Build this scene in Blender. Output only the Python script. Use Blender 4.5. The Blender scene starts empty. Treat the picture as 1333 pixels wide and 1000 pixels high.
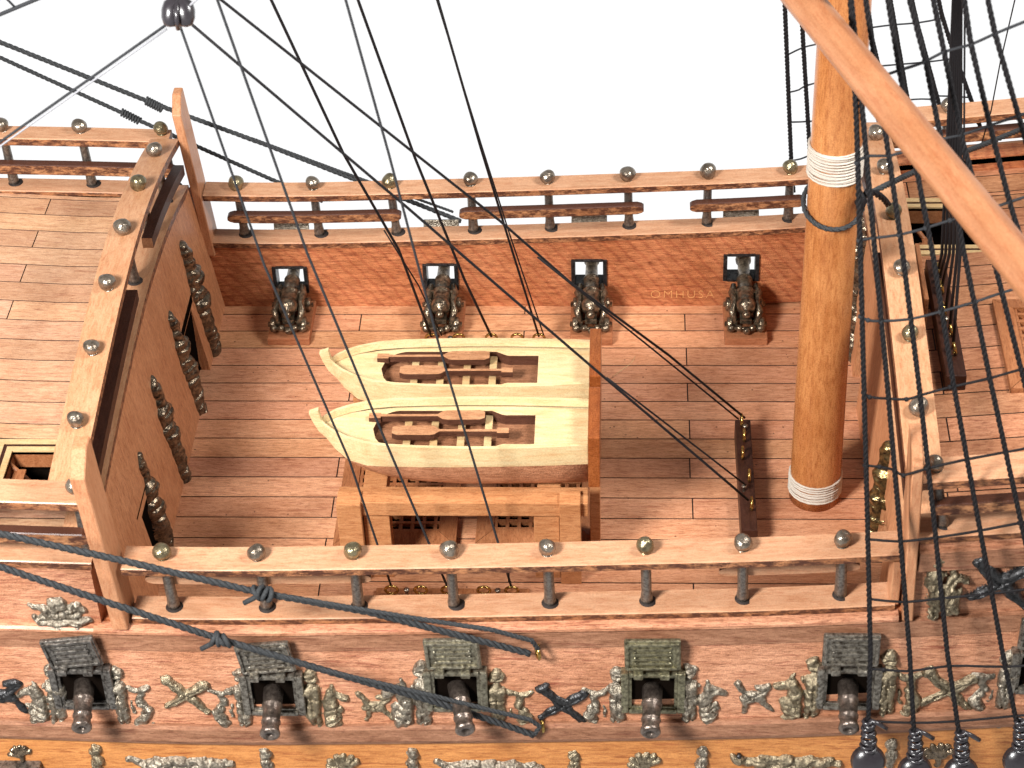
import bpy, bmesh, math, random
import numpy as np
from mathutils import Vector, Matrix
random.seed(7)
SC = bpy.context.scene
COL = SC.collection
# ------------------------------------------------------------------ camera (1 unit = 1 cm of the model)
FPX, PITCH, YAW, ROLL, DIST = 2900.0, 39.0, 3.8, 2.35, 75.0
p_, y_, r_ = map(math.radians, (PITCH, YAW, ROLL))
FWD = Vector((-math.sin(y_)*math.cos(p_), math.cos(y_)*math.cos(p_), -math.sin(p_)))
RT0 = Vector((math.cos(y_), math.sin(y_), 0)); UP0 = RT0.cross(FWD)
RT = RT0*math.cos(r_) - UP0*math.sin(r_); UPV = UP0*math.cos(r_) + RT0*math.sin(r_)
CAMP = -FWD*DIST
cd = bpy.data.cameras.new('camera'); cam = bpy.data.objects.new('camera', cd); COL.objects.link(cam)
m3 = Matrix((RT, UPV, -FWD)).transposed(); cam.matrix_world = Matrix.Translation(CAMP) @ m3.to_4x4()
cd.sensor_width = 36; cd.lens = FPX/1333*36; cd.clip_start = 1; cd.clip_end = 2000
cd.dof.use_dof = True; cd.dof.focus_distance = 72; cd.dof.aperture_fstop = cd.lens/1000/0.15
SC.camera = cam
# ------------------------------------------------------------------ studio light: white surround + key soft box and added fill
W = bpy.data.worlds.new('World'); SC.world = W; W.use_nodes = True
wn, wl = W.node_tree.nodes, W.node_tree.links
bg = wn['Background']; tc = wn.new('ShaderNodeTexCoord'); sp = wn.new('ShaderNodeSeparateXYZ')
wl.new(tc.outputs['Generated'], sp.inputs[0])
mr = wn.new('ShaderNodeMapRange'); wl.new(sp.outputs['Z'], mr.inputs['Value'])      # white sweep below and behind, dim room above
mr.inputs['From Min'].default_value = -0.12; mr.inputs['From Max'].default_value = 0.25
mr.inputs['To Min'].default_value = 1.06; mr.inputs['To Max'].default_value = 0.32
mr2 = wn.new('ShaderNodeMapRange'); wl.new(sp.outputs['Y'], mr2.inputs['Value'])
mr2.inputs['From Min'].default_value = -0.3; mr2.inputs['From Max'].default_value = 0.25
mr2.inputs['To Min'].default_value = 0.58; mr2.inputs['To Max'].default_value = 1.0
mm = wn.new('ShaderNodeMath'); mm.operation = 'MULTIPLY'; wl.new(mr.outputs[0], mm.inputs[0]); wl.new(mr2.outputs[0], mm.inputs[1])
wl.new(mm.outputs[0], bg.inputs['Strength']); bg.inputs['Color'].default_value = (1, 1, 1, 1)
def area(name, loc, tgt, size, power, col=(1, 1, 1)):
    l = bpy.data.lights.new(name, 'AREA'); l.shape = 'RECTANGLE'; l.size = size[0]; l.size_y = size[1]
    l.energy = power; l.color = col
    o = bpy.data.objects.new(name, l); COL.objects.link(o); o.location = loc
    o.rotation_euler = (Vector(tgt)-Vector(loc)).to_track_quat('-Z', 'Y').to_euler()
    return o
area('key_softbox', (-27, -46, 44), (-3, -7, 0), (13, 13), 86000, (1, .985, .96))
area('right_fill', (36, -14, 50), (-2, -4, 0), (14, 14), 34000, (1, .99, .97))  # fill added to brighten the faces turned to the right
SC.view_settings.view_transform = 'Standard'; SC.view_settings.look = 'None'
SC.view_settings.exposure = 0.0; SC.view_settings.gamma = 1

# ------------------------------------------------------------------ helpers
def ray(px, py): return FWD*FPX + RT*(px-666.5) - UPV*(py-500)
def at(px, py, ax, val):
    i = 'xyz'.index(ax); d = ray(px, py); t = (val-CAMP[i])/d[i]; return CAMP + d*t
def atd(px, py, dist):
    return CAMP + ray(px, py)/FPX*dist
def atplane(px, py, P0, N):
    d = ray(px, py); return CAMP + d*((Vector(P0)-CAMP).dot(Vector(N))/d.dot(Vector(N)))
SH = [(-26, .45), (-18, .2), (-14, .1), (-10.5, -.05), (-7.5, -.1), (0, .1), (7.6, .38), (10.5, .58), (15, 1.0), (18, 1.3), (26, 2.2)]
_sx = np.array([a for a, b in SH]); _sy = np.array([b for a, b in SH])
def sheer(x):
    v = 0
    for k in (-1.5, -.75, 0, .75, 1.5): v += float(np.interp(x+k, _sx, _sy))
    return v/5
def thing(name, label, cat, loc=(0, 0, 0), group=None):
    o = bpy.data.objects.new(name, None); COL.objects.link(o); o.location = loc; o.empty_display_size = .3
    o['label'] = label; o['category'] = cat
    if group: o['group'] = group
    return o
def tag(o, label, cat, group=None):
    o['label'] = label; o['category'] = cat
    if group: o['group'] = group
    return o
def obj(name, me, mats, parent=None, smooth=False, label=None):
    if not isinstance(mats, (list, tuple)): mats = [mats]
    if isinstance(me, bmesh.types.BMesh):
        m = bpy.data.meshes.new(name); me.normal_update(); me.to_mesh(m); me.free(); me = m
    for mt in mats: me.materials.append(mt)
    if smooth:
        for f in me.polygons: f.use_smooth = True
    o = bpy.data.objects.new(name, me); COL.objects.link(o)
    if parent:
        o.parent = parent; o.matrix_parent_inverse = Matrix.Translation(-Vector(parent.location))
    if label: o['label'] = label
    return o
def copy_thing(root, delta, label=None, name=None):
    def rec(o, par):
        c = o.copy(); COL.objects.link(c)
        if par:
            c.parent = par
        for ch in [q for q in bpy.data.objects if q.parent == o]: rec(ch, c)
        return c
    r = rec(root, None); r.location = root.location + Vector(delta)
    if label: r['label'] = label
    return r
def box(bm, x0, x1, y0, y1, z0, z1, bev=0.0, mi=0, rot=None, topmi=None):
    vs = [bm.verts.new((x, y, z)) for x in (x0, x1) for y in (y0, y1) for z in (z0, z1)]
    q = [(0, 1, 3, 2), (4, 6, 7, 5), (0, 4, 5, 1), (2, 3, 7, 6), (0, 2, 6, 4), (1, 5, 7, 3)]
    fs = [bm.faces.new([vs[i] for i in a]) for a in q]
    for f in fs: f.material_index = mi
    if topmi is not None: fs[5].material_index = topmi
    if rot is not None:
        for v in vs: v.co = rot @ v.co
    if bev > 0:
        es = {e for f in fs for e in f.edges}
        bmesh.ops.bevel(bm, geom=list(es), offset=bev, segments=2, affect='EDGES', profile=.6)
    return vs
def sweep(bm, prof, xs, off=None, mats=None, yoff=None, closed=True, caps=True):
    """profile [(y,z)] carried along x; off(x)->dz, yoff(x)->dy"""
    rings = []
    for x in xs:
        dz = off(x) if off else 0; dy = yoff(x) if yoff else 0
        rings.append([bm.verts.new((x, y+dy, z+dz)) for y, z in prof])
    n = len(prof)
    for i in range(len(xs)-1):
        for j in range(n if closed else n-1):
            k = (j+1) % n
            f = bm.faces.new((rings[i][j], rings[i+1][j], rings[i+1][k], rings[i][k]))
            if mats: f.material_index = mats[j]
    if closed and caps:
        for r in (rings[0], rings[-1]):
            f = bm.faces.new(r)
            if mats: f.material_index = mats[0]
    return rings
def fixn(bm): bmesh.ops.recalc_face_normals(bm, faces=bm.faces)
def rng(a, b, st=.75):
    n = max(1, int(round(abs(b-a)/st))); return [a+(b-a)*i/n for i in range(n+1)]
def tube(bm, pts, r, sides=8, cap=True, jit=0, mi=0):
    pts = [Vector(p) for p in pts]; rings = []; N = len(pts)
    rr = r if isinstance(r, (list, tuple)) else [r]*N
    t0 = (pts[1]-pts[0]).normalized(); ref = Vector((0, 0, 1)) if abs(t0.z) < .9 else Vector((1, 0, 0))
    nrm = t0.cross(ref).normalized()
    for i, p in enumerate(pts):
        t = (pts[min(i+1, N-1)]-pts[max(i-1, 0)]).normalized()
        nrm = (nrm-t*nrm.dot(t)).normalized(); b = t.cross(nrm)
        rings.append([bm.verts.new(p+(nrm*math.cos(a)+b*math.sin(a))*rr[i]*(1+jit*(random.random()-.5))) for a in [2*math.pi*k/sides for k in range(sides)]])
    for i in range(N-1):
        for k in range(sides):
            f = bm.faces.new((rings[i][k], rings[i][(k+1) % sides], rings[i+1][(k+1) % sides], rings[i+1][k])); f.smooth = True; f.material_index = mi
    if cap:
        bm.faces.new(rings[0][::-1]); bm.faces.new(rings[-1])
def lathe(bm, prof, axis0, axdir, seg=20, mi=0):
    """prof [(r, h)] about an axis from axis0 along axdir"""
    d = Vector(axdir).normalized(); ref = Vector((0, 0, 1)) if abs(d.z) < .9 else Vector((1, 0, 0))
    u = d.cross(ref).normalized(); v = d.cross(u); A = Vector(axis0); rings = []
    for r, h in prof:
        if r < 1e-5: rings.append([bm.verts.new(A+d*h)])
        else: rings.append([bm.verts.new(A+d*h+(u*math.cos(a)+v*math.sin(a))*r) for a in [2*math.pi*k/seg for k in range(seg)]])
    for a, b in zip(rings[:-1], rings[1:]):
        for k in range(seg):
            k2 = (k+1) % seg
            if len(a) == 1 and len(b) == 1: continue
            if len(a) == 1: f = bm.faces.new((a[0], b[k2], b[k]))
            elif len(b) == 1: f = bm.faces.new((a[k], a[k2], b[0]))
            else: f = bm.faces.new((a[k], a[k2], b[k2], b[k]))
            f.smooth = True; f.material_index = mi
    return rings
def densify(pts, st):
    out = [Vector(pts[0])]
    for a, b in zip(pts[:-1], pts[1:]):
        a = Vector(a); b = Vector(b); n = max(1, int((b-a).length/st))
        out += [a+(b-a)*i/n for i in range(1, n+1)]
    return out
def smoothpath(pts, st=.3):
    """Catmull-Rom through points"""
    P = [Vector(p) for p in pts]
    if len(P) < 3: return densify(P, st)
    P = [P[0]*2-P[1]] + P + [P[-1]*2-P[-2]]; out = []
    for i in range(1, len(P)-2):
        n = max(2, int((P[i+1]-P[i]).length/st))
        for k in range(n):
            t = k/n; a, b, c, d = P[i-1], P[i], P[i+1], P[i+2]
            out.append(.5*((2*b)+(c-a)*t+(2*a-5*b+4*c-d)*t*t+(3*b-a-3*c+d)*t**3))
    out.append(P[-2]); return out
def twisted(bm, pts, r, pitch=None, strands=3, sides=6):
    pitch = pitch or r*7; P = densify(pts, r*.9); L = 0
    t0 = (P[1]-P[0]).normalized(); ref = Vector((0, 0, 1)) if abs(t0.z) < .9 else Vector((1, 0, 0)); nrm = t0.cross(ref).normalized()
    paths = [[] for _ in range(strands)]
    for i, p in enumerate(P):
        if i: L += (p-P[i-1]).length
        t = (P[min(i+1, len(P)-1)]-P[max(i-1, 0)]).normalized(); nrm = (nrm-t*nrm.dot(t)).normalized(); b = t.cross(nrm)
        for s in range(strands):
            a = L/pitch*2*math.pi+s*2*math.pi/strands
            paths[s].append(p+(nrm*math.cos(a)+b*math.sin(a))*r*.5)
    for q in paths: tube(bm, q, r*.56, sides)

# ------------------------------------------------------------------ materials
def mat(name):
    m = bpy.data.materials.new(name); m.use_nodes = True
    return m, m.node_tree.nodes, m.node_tree.links, m.node_tree.nodes['Principled BSDF']
def wood(name, c, dark=.62, grain='x', scale=1.0, rough=.42, coat=.25, bump=.12, pores=.5, attr=False, blotch=.25, edge=None, saw=0, streak=0, specks=0):
    """c: base colour; dark: colour of the grain lines relative to it; grain: axis the fibres run along"""
    m, n, l, b = mat(name)
    tc = n.new('ShaderNodeTexCoord'); mp = n.new('ShaderNodeMapping'); l.new(tc.outputs['Object'], mp.inputs[0])
    s = {'x': (.16, 1, 1), 'y': (1, .16, 1), 'z': (1, 1, .16)}[grain]
    mp.inputs['Scale'].default_value = [q*scale for q in s]
    n1 = n.new('ShaderNodeTexNoise'); n1.inputs['Scale'].default_value = 5.5; n1.inputs['Detail'].default_value = 6; n1.inputs['Roughness'].default_value = .68; n1.inputs['Distortion'].default_value = .35
    l.new(mp.outputs[0], n1.inputs['Vector'])
    n2 = n.new('ShaderNodeTexNoise'); n2.inputs['Scale'].default_value = 17; n2.inputs['Detail'].default_value = 4; n2.inputs['Roughness'].default_value = .7
    l.new(mp.outputs[0], n2.inputs['Vector'])
    n3 = n.new('ShaderNodeTexNoise'); n3.inputs['Scale'].default_value = .45; n3.inputs['Detail'].default_value = 3
    l.new(tc.outputs['Object'], n3.inputs['Vector'])
    nf = n.new('ShaderNodeTexNoise'); nf.inputs['Scale'].default_value = 26; nf.inputs['Detail'].default_value = 2; l.new(tc.outputs['Object'], nf.inputs['Vector'])
    r1 = n.new('ShaderNodeValToRGB'); l.new(n1.outputs[0], r1.inputs[0])
    dk = (c[0]*dark, c[1]*dark*.86, c[2]*dark*.75, 1)
    r1.color_ramp.elements[0].position = .3; r1.color_ramp.elements[0].color = dk
    r1.color_ramp.elements[1].position = .62; r1.color_ramp.elements[1].color = (*c, 1)
    # thin darker pores
    r2 = n.new('ShaderNodeValToRGB'); l.new(n2.outputs[0], r2.inputs[0])
    r2.color_ramp.elements[0].position = .34; r2.color_ramp.elements[0].color = (1-pores, (1-pores)*.85, (1-pores)*.8, 1)
    r2.color_ramp.elements[1].position = .5; r2.color_ramp.elements[1].color = (1, 1, 1, 1)
    mx = n.new('ShaderNodeMixRGB'); mx.blend_type = 'MULTIPLY'; mx.inputs[0].default_value = 1
    l.new(r1.outputs[0], mx.inputs[1]); l.new(r2.outputs[0], mx.inputs[2])
    # broad blotches of stain
    r3 = n.new('ShaderNodeValToRGB'); l.new(n3.outputs[0], r3.inputs[0])
    r3.color_ramp.elements[0].position = .35; r3.color_ramp.elements[0].color = (1-blotch*.7, 1-blotch, 1-blotch*1.25, 1)
    r3.color_ramp.elements[1].position = .65; r3.color_ramp.elements[1].color = (1, 1, 1, 1)
    mx2 = n.new('ShaderNodeMixRGB'); mx2.blend_type = 'MULTIPLY'; mx2.inputs[0].default_value = 1
    l.new(mx.outputs[0], mx2.inputs[1]); l.new(r3.outputs[0], mx2.inputs[2])
    r4 = n.new('ShaderNodeMapRange'); l.new(nf.outputs[0], r4.inputs[0]); r4.inputs['From Min'].default_value = .3; r4.inputs['From Max'].default_value = .7
    r4.inputs['To Min'].default_value = .86; r4.inputs['To Max'].default_value = 1.12
    mx3 = n.new('ShaderNodeMixRGB'); mx3.blend_type = 'MULTIPLY'; mx3.inputs[0].default_value = 1
    l.new(mx2.outputs[0], mx3.inputs[1]); l.new(r4.outputs[0], mx3.inputs[2]); out = mx3.outputs[0]
    if attr:
        at_ = n.new('ShaderNodeAttribute'); at_.attribute_name = 'tone'
        mx4 = n.new('ShaderNodeMixRGB'); mx4.blend_type = 'MULTIPLY'; mx4.inputs[0].default_value = 1
        l.new(out, mx4.inputs[1]); l.new(at_.outputs['Color'], mx4.inputs[2]); out = mx4.outputs[0]
    if streak:  # long fine red-brown vessel lines
        ms = n.new('ShaderNodeMapping'); l.new(tc.outputs['Object'], ms.inputs[0]); ms.inputs['Scale'].default_value = [.07 if q == grain else 1 for q in 'xyz']
        nS = n.new('ShaderNodeTexNoise'); nS.inputs['Scale'].default_value = 13; nS.inputs['Detail'].default_value = 5; nS.inputs['Roughness'].default_value = .6; nS.inputs['Distortion'].default_value = .6; l.new(ms.outputs[0], nS.inputs['Vector'])
        rS = n.new('ShaderNodeValToRGB'); l.new(nS.outputs[0], rS.inputs[0]); rS.color_ramp.elements[0].position = .54; rS.color_ramp.elements[0].color = (1, 1, 1, 1); rS.color_ramp.elements[1].position = .68; rS.color_ramp.elements[1].color = (1-streak*.7, 1-streak, 1-streak, 1)
        mS = n.new('ShaderNodeMixRGB'); mS.blend_type = 'MULTIPLY'; mS.inputs[0].default_value = 1; l.new(out, mS.inputs[1]); l.new(rS.outputs[0], mS.inputs[2]); out = mS.outputs[0]
    if specks:  # small dark spatter of glue and dust
        vo = n.new('ShaderNodeTexVoronoi'); vo.inputs['Scale'].default_value = 2.6; l.new(tc.outputs['Object'], vo.inputs['Vector'])
        a1 = n.new('ShaderNodeMath'); a1.operation = 'LESS_THAN'; l.new(vo.outputs['Distance'], a1.inputs[0]); a1.inputs[1].default_value = .085
        nM = n.new('ShaderNodeTexNoise'); nM.inputs['Scale'].default_value = .35; l.new(tc.outputs['Object'], nM.inputs['Vector'])
        a2 = n.new('ShaderNodeMath'); a2.operation = 'GREATER_THAN'; l.new(nM.outputs[0], a2.inputs[0]); a2.inputs[1].default_value = .53
        a3 = n.new('ShaderNodeMath'); a3.operation = 'MULTIPLY'; l.new(a1.outputs[0], a3.inputs[0]); l.new(a2.outputs[0], a3.inputs[1])
        a4 = n.new('ShaderNodeMath'); a4.operation = 'MULTIPLY'; l.new(a3.outputs[0], a4.inputs[0]); a4.inputs[1].default_value = specks
        mS = n.new('ShaderNodeMixRGB'); l.new(a4.outputs[0], mS.inputs[0]); l.new(out, mS.inputs[1]); mS.inputs[2].default_value = (.06, .02, .01, 1); out = mS.outputs[0]
    if saw:     # diagonal saw marks
        mw = n.new('ShaderNodeMapping'); l.new(tc.outputs['Object'], mw.inputs[0]); mw.inputs['Rotation'].default_value = (0, math.radians(38), 0)
        ww = n.new('ShaderNodeTexWave'); ww.inputs['Scale'].default_value = .85; ww.inputs['Distortion'].default_value = 2.2; ww.inputs['Detail'].default_value = 3; ww.inputs['Detail Scale'].default_value = 2.5; l.new(mw.outputs[0], ww.inputs['Vector'])
        rw = n.new('ShaderNodeValToRGB'); l.new(ww.outputs[0], rw.inputs[0]); rw.color_ramp.elements[0].position = .0; rw.color_ramp.elements[0].color = (1-saw*.6, 1-saw, 1-saw, 1); rw.color_ramp.elements[1].position = .3; rw.color_ramp.elements[1].color = (1, 1, 1, 1)
        mS = n.new('ShaderNodeMixRGB'); mS.blend_type = 'MULTIPLY'; mS.inputs[0].default_value = 1; l.new(out, mS.inputs[1]); l.new(rw.outputs[0], mS.inputs[2]); out = mS.outputs[0]
    if edge:   # burnt, laser-cut edge: dark streaks
        ne = n.new('ShaderNodeTexNoise'); ne.inputs['Scale'].default_value = 5; ne.inputs['Detail'].default_value = 6; ne.inputs['Roughness'].default_value = .75
        me_ = n.new('ShaderNodeMapping'); l.new(tc.outputs['Object'], me_.inputs[0]); me_.inputs['Scale'].default_value = (.5, 1.3, 1.3)
        l.new(me_.outputs[0], ne.inputs['Vector'])
        re = n.new('ShaderNodeValToRGB'); l.new(ne.outputs[0], re.inputs[0])
        re.color_ramp.elements[0].position = edge-.09; re.color_ramp.elements[0].color = (1, 1, 1, 1)
        re.color_ramp.elements[1].position = edge+.07; re.color_ramp.elements[1].color = (0, 0, 0, 1)
        mx5 = n.new('ShaderNodeMixRGB'); l.new(re.outputs[0], mx5.inputs[0]); l.new(out, mx5.inputs[1]); mx5.inputs[2].default_value = (.075, .026, .014, 1); out = mx5.outputs[0]
    l.new(out, b.inputs['Base Color'])
    rr = n.new('ShaderNodeMapRange'); l.new(nf.outputs[0], rr.inputs[0]); rr.inputs['To Min'].default_value = rough-.08; rr.inputs['To Max'].default_value = rough+.14
    l.new(rr.outputs[0], b.inputs['Roughness'])
    b.inputs['Coat Weight'].default_value = coat*.4; b.inputs['Coat Roughness'].default_value = .16; b.inputs['Specular IOR Level'].default_value = .22
    ad = n.new('ShaderNodeMath'); ad.operation = 'MULTIPLY_ADD'; l.new(n2.outputs[0], ad.inputs[0]); ad.inputs[1].default_value = .7; l.new(nf.outputs[0], ad.inputs[2])
    bp = n.new('ShaderNodeBump'); bp.inputs['Strength'].default_value = min(1, bump*2.2); bp.inputs['Distance'].default_value = .035; l.new(ad.outputs[0], bp.inputs['Height'])
    l.new(bp.outputs[0], b.inputs['Normal'])
    return m
def metal(name, c, c2, rough=.36, met=.85, bump=.4, sc=9, tarn=.5):
    m, n, l, b = mat(name)
    tc = n.new('ShaderNodeTexCoord'); n1 = n.new('ShaderNodeTexNoise'); n1.inputs['Scale'].default_value = sc; n1.inputs['Detail'].default_value = 5; n1.inputs['Roughness'].default_value = .65
    l.new(tc.outputs['Object'], n1.inputs['Vector'])
    r = n.new('ShaderNodeValToRGB'); l.new(n1.outputs[0], r.inputs[0])
    r.color_ramp.elements[0].position = tarn-.14; r.color_ramp.elements[0].color = (*c2, 1)
    r.color_ramp.elements[1].position = tarn+.12; r.color_ramp.elements[1].color = (*c, 1)
    l.new(r.outputs[0], b.inputs['Base Color']); b.inputs['Metallic'].default_value = met
    mr = n.new('ShaderNodeMapRange'); l.new(n1.outputs[0], mr.inputs[0]); mr.inputs['To Min'].default_value = rough+.16; mr.inputs['To Max'].default_value = max(.08, rough-.14)
    l.new(mr.outputs[0], b.inputs['Roughness'])
    n2 = n.new('ShaderNodeTexNoise'); n2.inputs['Scale'].default_value = sc*2.2; n2.inputs['Detail'].default_value = 4; l.new(tc.outputs['Object'], n2.inputs['Vector'])
    bp = n.new('ShaderNodeBump'); bp.inputs['Strength'].default_value = bump; bp.inputs['Distance'].default_value = .05; l.new(n2.outputs[0], bp.inputs['Height']); l.new(bp.outputs[0], b.inputs['Normal'])
    return m
def plain(name, c, rough=.5, met=0, coat=0, var=.15, sc=12, bump=.2):
    m, n, l, b = mat(name)
    tc = n.new('ShaderNodeTexCoord'); n1 = n.new('ShaderNodeTexNoise'); n1.inputs['Scale'].default_value = sc; n1.inputs['Detail'].default_value = 4
    l.new(tc.outputs['Object'], n1.inputs['Vector'])
    r = n.new('ShaderNodeValToRGB'); l.new(n1.outputs[0], r.inputs[0])
    r.color_ramp.elements[0].position = .3; r.color_ramp.elements[0].color = (*[q*(1-var) for q in c], 1)
    r.color_ramp.elements[1].position = .7; r.color_ramp.elements[1].color = (*[min(1, q*(1+var)) for q in c], 1)
    l.new(r.outputs[0], b.inputs['Base Color']); b.inputs['Roughness'].default_value = rough; b.inputs['Metallic'].default_value = met; b.inputs['Coat Weight'].default_value = coat
    bp = n.new('ShaderNodeBump'); bp.inputs['Strength'].default_value = bump; bp.inputs['Distance'].default_value = .03; l.new(n1.outputs[0], bp.inputs['Height']); l.new(bp.outputs[0], b.inputs['Normal'])
    return m
M = {}
M['deck'] = wood('deck_wood', (.70, .365, .21), .72, 'x', 1.5, .45, .15, .15, .42, attr=True, blotch=.22, streak=.38, specks=.75)
M['deck_up'] = wood('upper_deck_wood', (.66, .40, .25), .76, 'x', 1.6, .48, .1, .12, .3, attr=True, blotch=.1, streak=.38)
M['deck_fc'] = wood('forecastle_deck_wood', (.58, .285, .155), .62, 'x', 1.6, .45, .15, .14, .4, attr=True, blotch=.2, streak=.38)
M['seam'] = plain('seam_black', (.035, .015, .01), .7)
M['rail'] = wood('rail_beech', (.56, .315, .185), .8, 'x', 1.2, .38, .3, .07, .16, blotch=.1)
M['rail_y'] = wood('rail_beech_across', (.53, .29, .16), .8, 'y', 1.2, .38, .3, .07, .16, blotch=.12)
M['rail_z'] = wood('post_beech', (.53, .265, .14), .8, 'z', 1.2, .4, .3, .07, .16, blotch=.12)
M['edge'] = wood('burnt_edge', (.50, .235, .11), .75, 'x', 1.3, .45, .3, .3, .45, edge=.54)
M['edge_dk'] = wood('burnt_edge_dark', (.14, .055, .03), .6, 'x', 1.3, .4, .3, .3, .5, edge=.62)
M['edge_y'] = wood('burnt_edge_across', (.42, .19, .09), .7, 'y', 1.3, .45, .3, .3, .5, edge=.52)
M['mid'] = wood('middle_rail_wood', (.50, .25, .12), .7, 'x', 1.3, .42, .3, .25, .4, edge=.53)
M['red'] = wood('bulwark_redwood', (.64, .25, .11), .5, 'x', 1.3, .45, .15, .5, .5, blotch=.32, saw=.28, streak=.4)
M['hull'] = wood('hull_pinkwood', (.69, .345, .205), .56, 'x', 1.5, .42, .2, .35, .5, blotch=.28, streak=.6)
M['wale'] = wood('wale_walnut', (.36, .18, .105), .55, 'x', 1.5, .5, .08, .2, .4, blotch=.15, streak=.5)
M['yellow'] = wood('strake_yellow', (.64, .28, .09), .66, 'x', 1.0, .4, .3, .15, .3, blotch=.15, streak=.5)
M['bulk'] = wood('bulkhead_wood', (.60, .285, .14), .72, 'z', 1.5, .45, .15, .14, .35, blotch=.12, streak=.38)
M['mast'] = wood('mast_wood', (.52, .225, .08), .76, 'z', 1.1, .26, .45, .06, .3, blotch=.3)
M['spar'] = wood('spar_wood', (.36, .165, .08), .8, 'x', .5, .34, .2, .03, .12, blotch=.15)
M['cream'] = wood('boat_limewood', (.70, .565, .32), .88, 'x', .8, .4, .2, .05, .06, blotch=.08)
M['boatbrown'] = wood('boat_bottom_wood', (.56, .27, .15), .6, 'x', 2.0, .5, .1, .35, .5, blotch=.15)
M['boatfloor'] = wood('boat_floor_wood', (.36, .17, .09), .6, 'x', 2.2, .55, .1, .3, .5)
M['oar'] = wood('oar_wood', (.58, .30, .155), .65, 'x', 1.6, .45, .15, .3, .4, blotch=.1)
M['oaredge'] = wood('oar_burnt_edge', (.12, .05, .03), .6, 'x', 1.6, .5, .1, .3, .4)
M['gloss'] = wood('transom_glossy', (.34, .105, .03), .6, 'y', 1.2, .25, .8, .1, .3, blotch=.35)
M['frame'] = wood('cradle_beech', (.54, .26, .115), .74, 'x', 1.3, .42, .2, .1, .3, blotch=.15)
M['coam'] = wood('coaming_wood', (.38, .16, .07), .7, 'y', 1.4, .4, .3, .15, .35)
M['hatchlight'] = wood('hatch_trim_light', (.62, .47, .25), .9, 'x', 1, .45, .2, .05, .1)
M['darkwood'] = wood('dark_rosewood', (.06, .022, .013), .6, 'y', 1.6, .4, .15, .2, .4)
M['dark'] = plain('hold_darkness', (.006, .004, .003), 1.0, bump=0)  # near-black colour standing in for unlit space
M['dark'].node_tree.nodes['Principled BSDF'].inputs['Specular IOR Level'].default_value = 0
M['pewter'] = metal('aged_pewter', (.38, .335, .265), (.09, .067, .045), .33, .82, .8, 11, .48)
M['brassy'] = metal('aged_brass_grey', (.38, .315, .21), (.09, .067, .04), .33, .82, .8, 11, .48)
M['bronze'] = metal('dark_bronze', (.26, .195, .13), (.045, .032, .022), .22, .75, .4, 7)
M['bronze2'] = metal('gilt_bronze', (.34, .24, .10), (.05, .033, .018), .22, .85, .4, 7, .5)
M['iron'] = metal('black_iron', (.06, .06, .062), (.015, .015, .016), .3, .7, .5)
M['port'] = metal('gunport_grey', (.34, .31, .26), (.065, .052, .04), .33, .8, .5, 8)
M['barrel'] = metal('gun_barrel_brown', (.22, .175, .145), (.075, .056, .046), .3, .75, .3, 8)
M['ball'] = metal('ball_pewter', (.34, .285, .225), (.12, .092, .068), .26, .8, .6, 4)
M['ball2'] = metal('ball_brass', (.34, .285, .17), (.12, .095, .055), .26, .8, .6, 4)
M['shaft'] = metal('shaft_iron', (.23, .21, .185), (.09, .075, .065), .32, .75, .3, 12)
M['gold'] = metal('brass_ring', (.62, .42, .13), (.25, .15, .04), .2, .95, .1)
M['blackline'] = plain('black_thread', (.012, .011, .012), .55, bump=.5, sc=40)
M['greyline'] = plain('grey_thread', (.03, .031, .034), .75, bump=.6, sc=40)
M['greyrope'] = plain('grey_rope', (.04, .042, .044), .6, bump=.6, sc=40, var=.5)
M['lightline'] = plain('pale_thread', (.26, .26, .28), .7, bump=.4, sc=40)
for _k in ('blackline', 'greyline', 'greyrope'): M[_k].node_tree.nodes['Principled BSDF'].inputs['Specular IOR Level'].default_value = .12
M['white'] = plain('white_thread', (.50, .44, .37), .7, var=.1, bump=.4, sc=30)
M['blk'] = plain('block_black', (.02, .017, .02), .3, coat=.5)
M['chip'] = wood('platform_pinkwood', (.46, .19, .09), .75, 'x', 1.5, .6, .15, .3, .3)
M['ink'] = plain('pale_lettering', (.66, .33, .12), .6)
M['hole'] = plain('hole_dark', (.02, .011, .008), .8)

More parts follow.
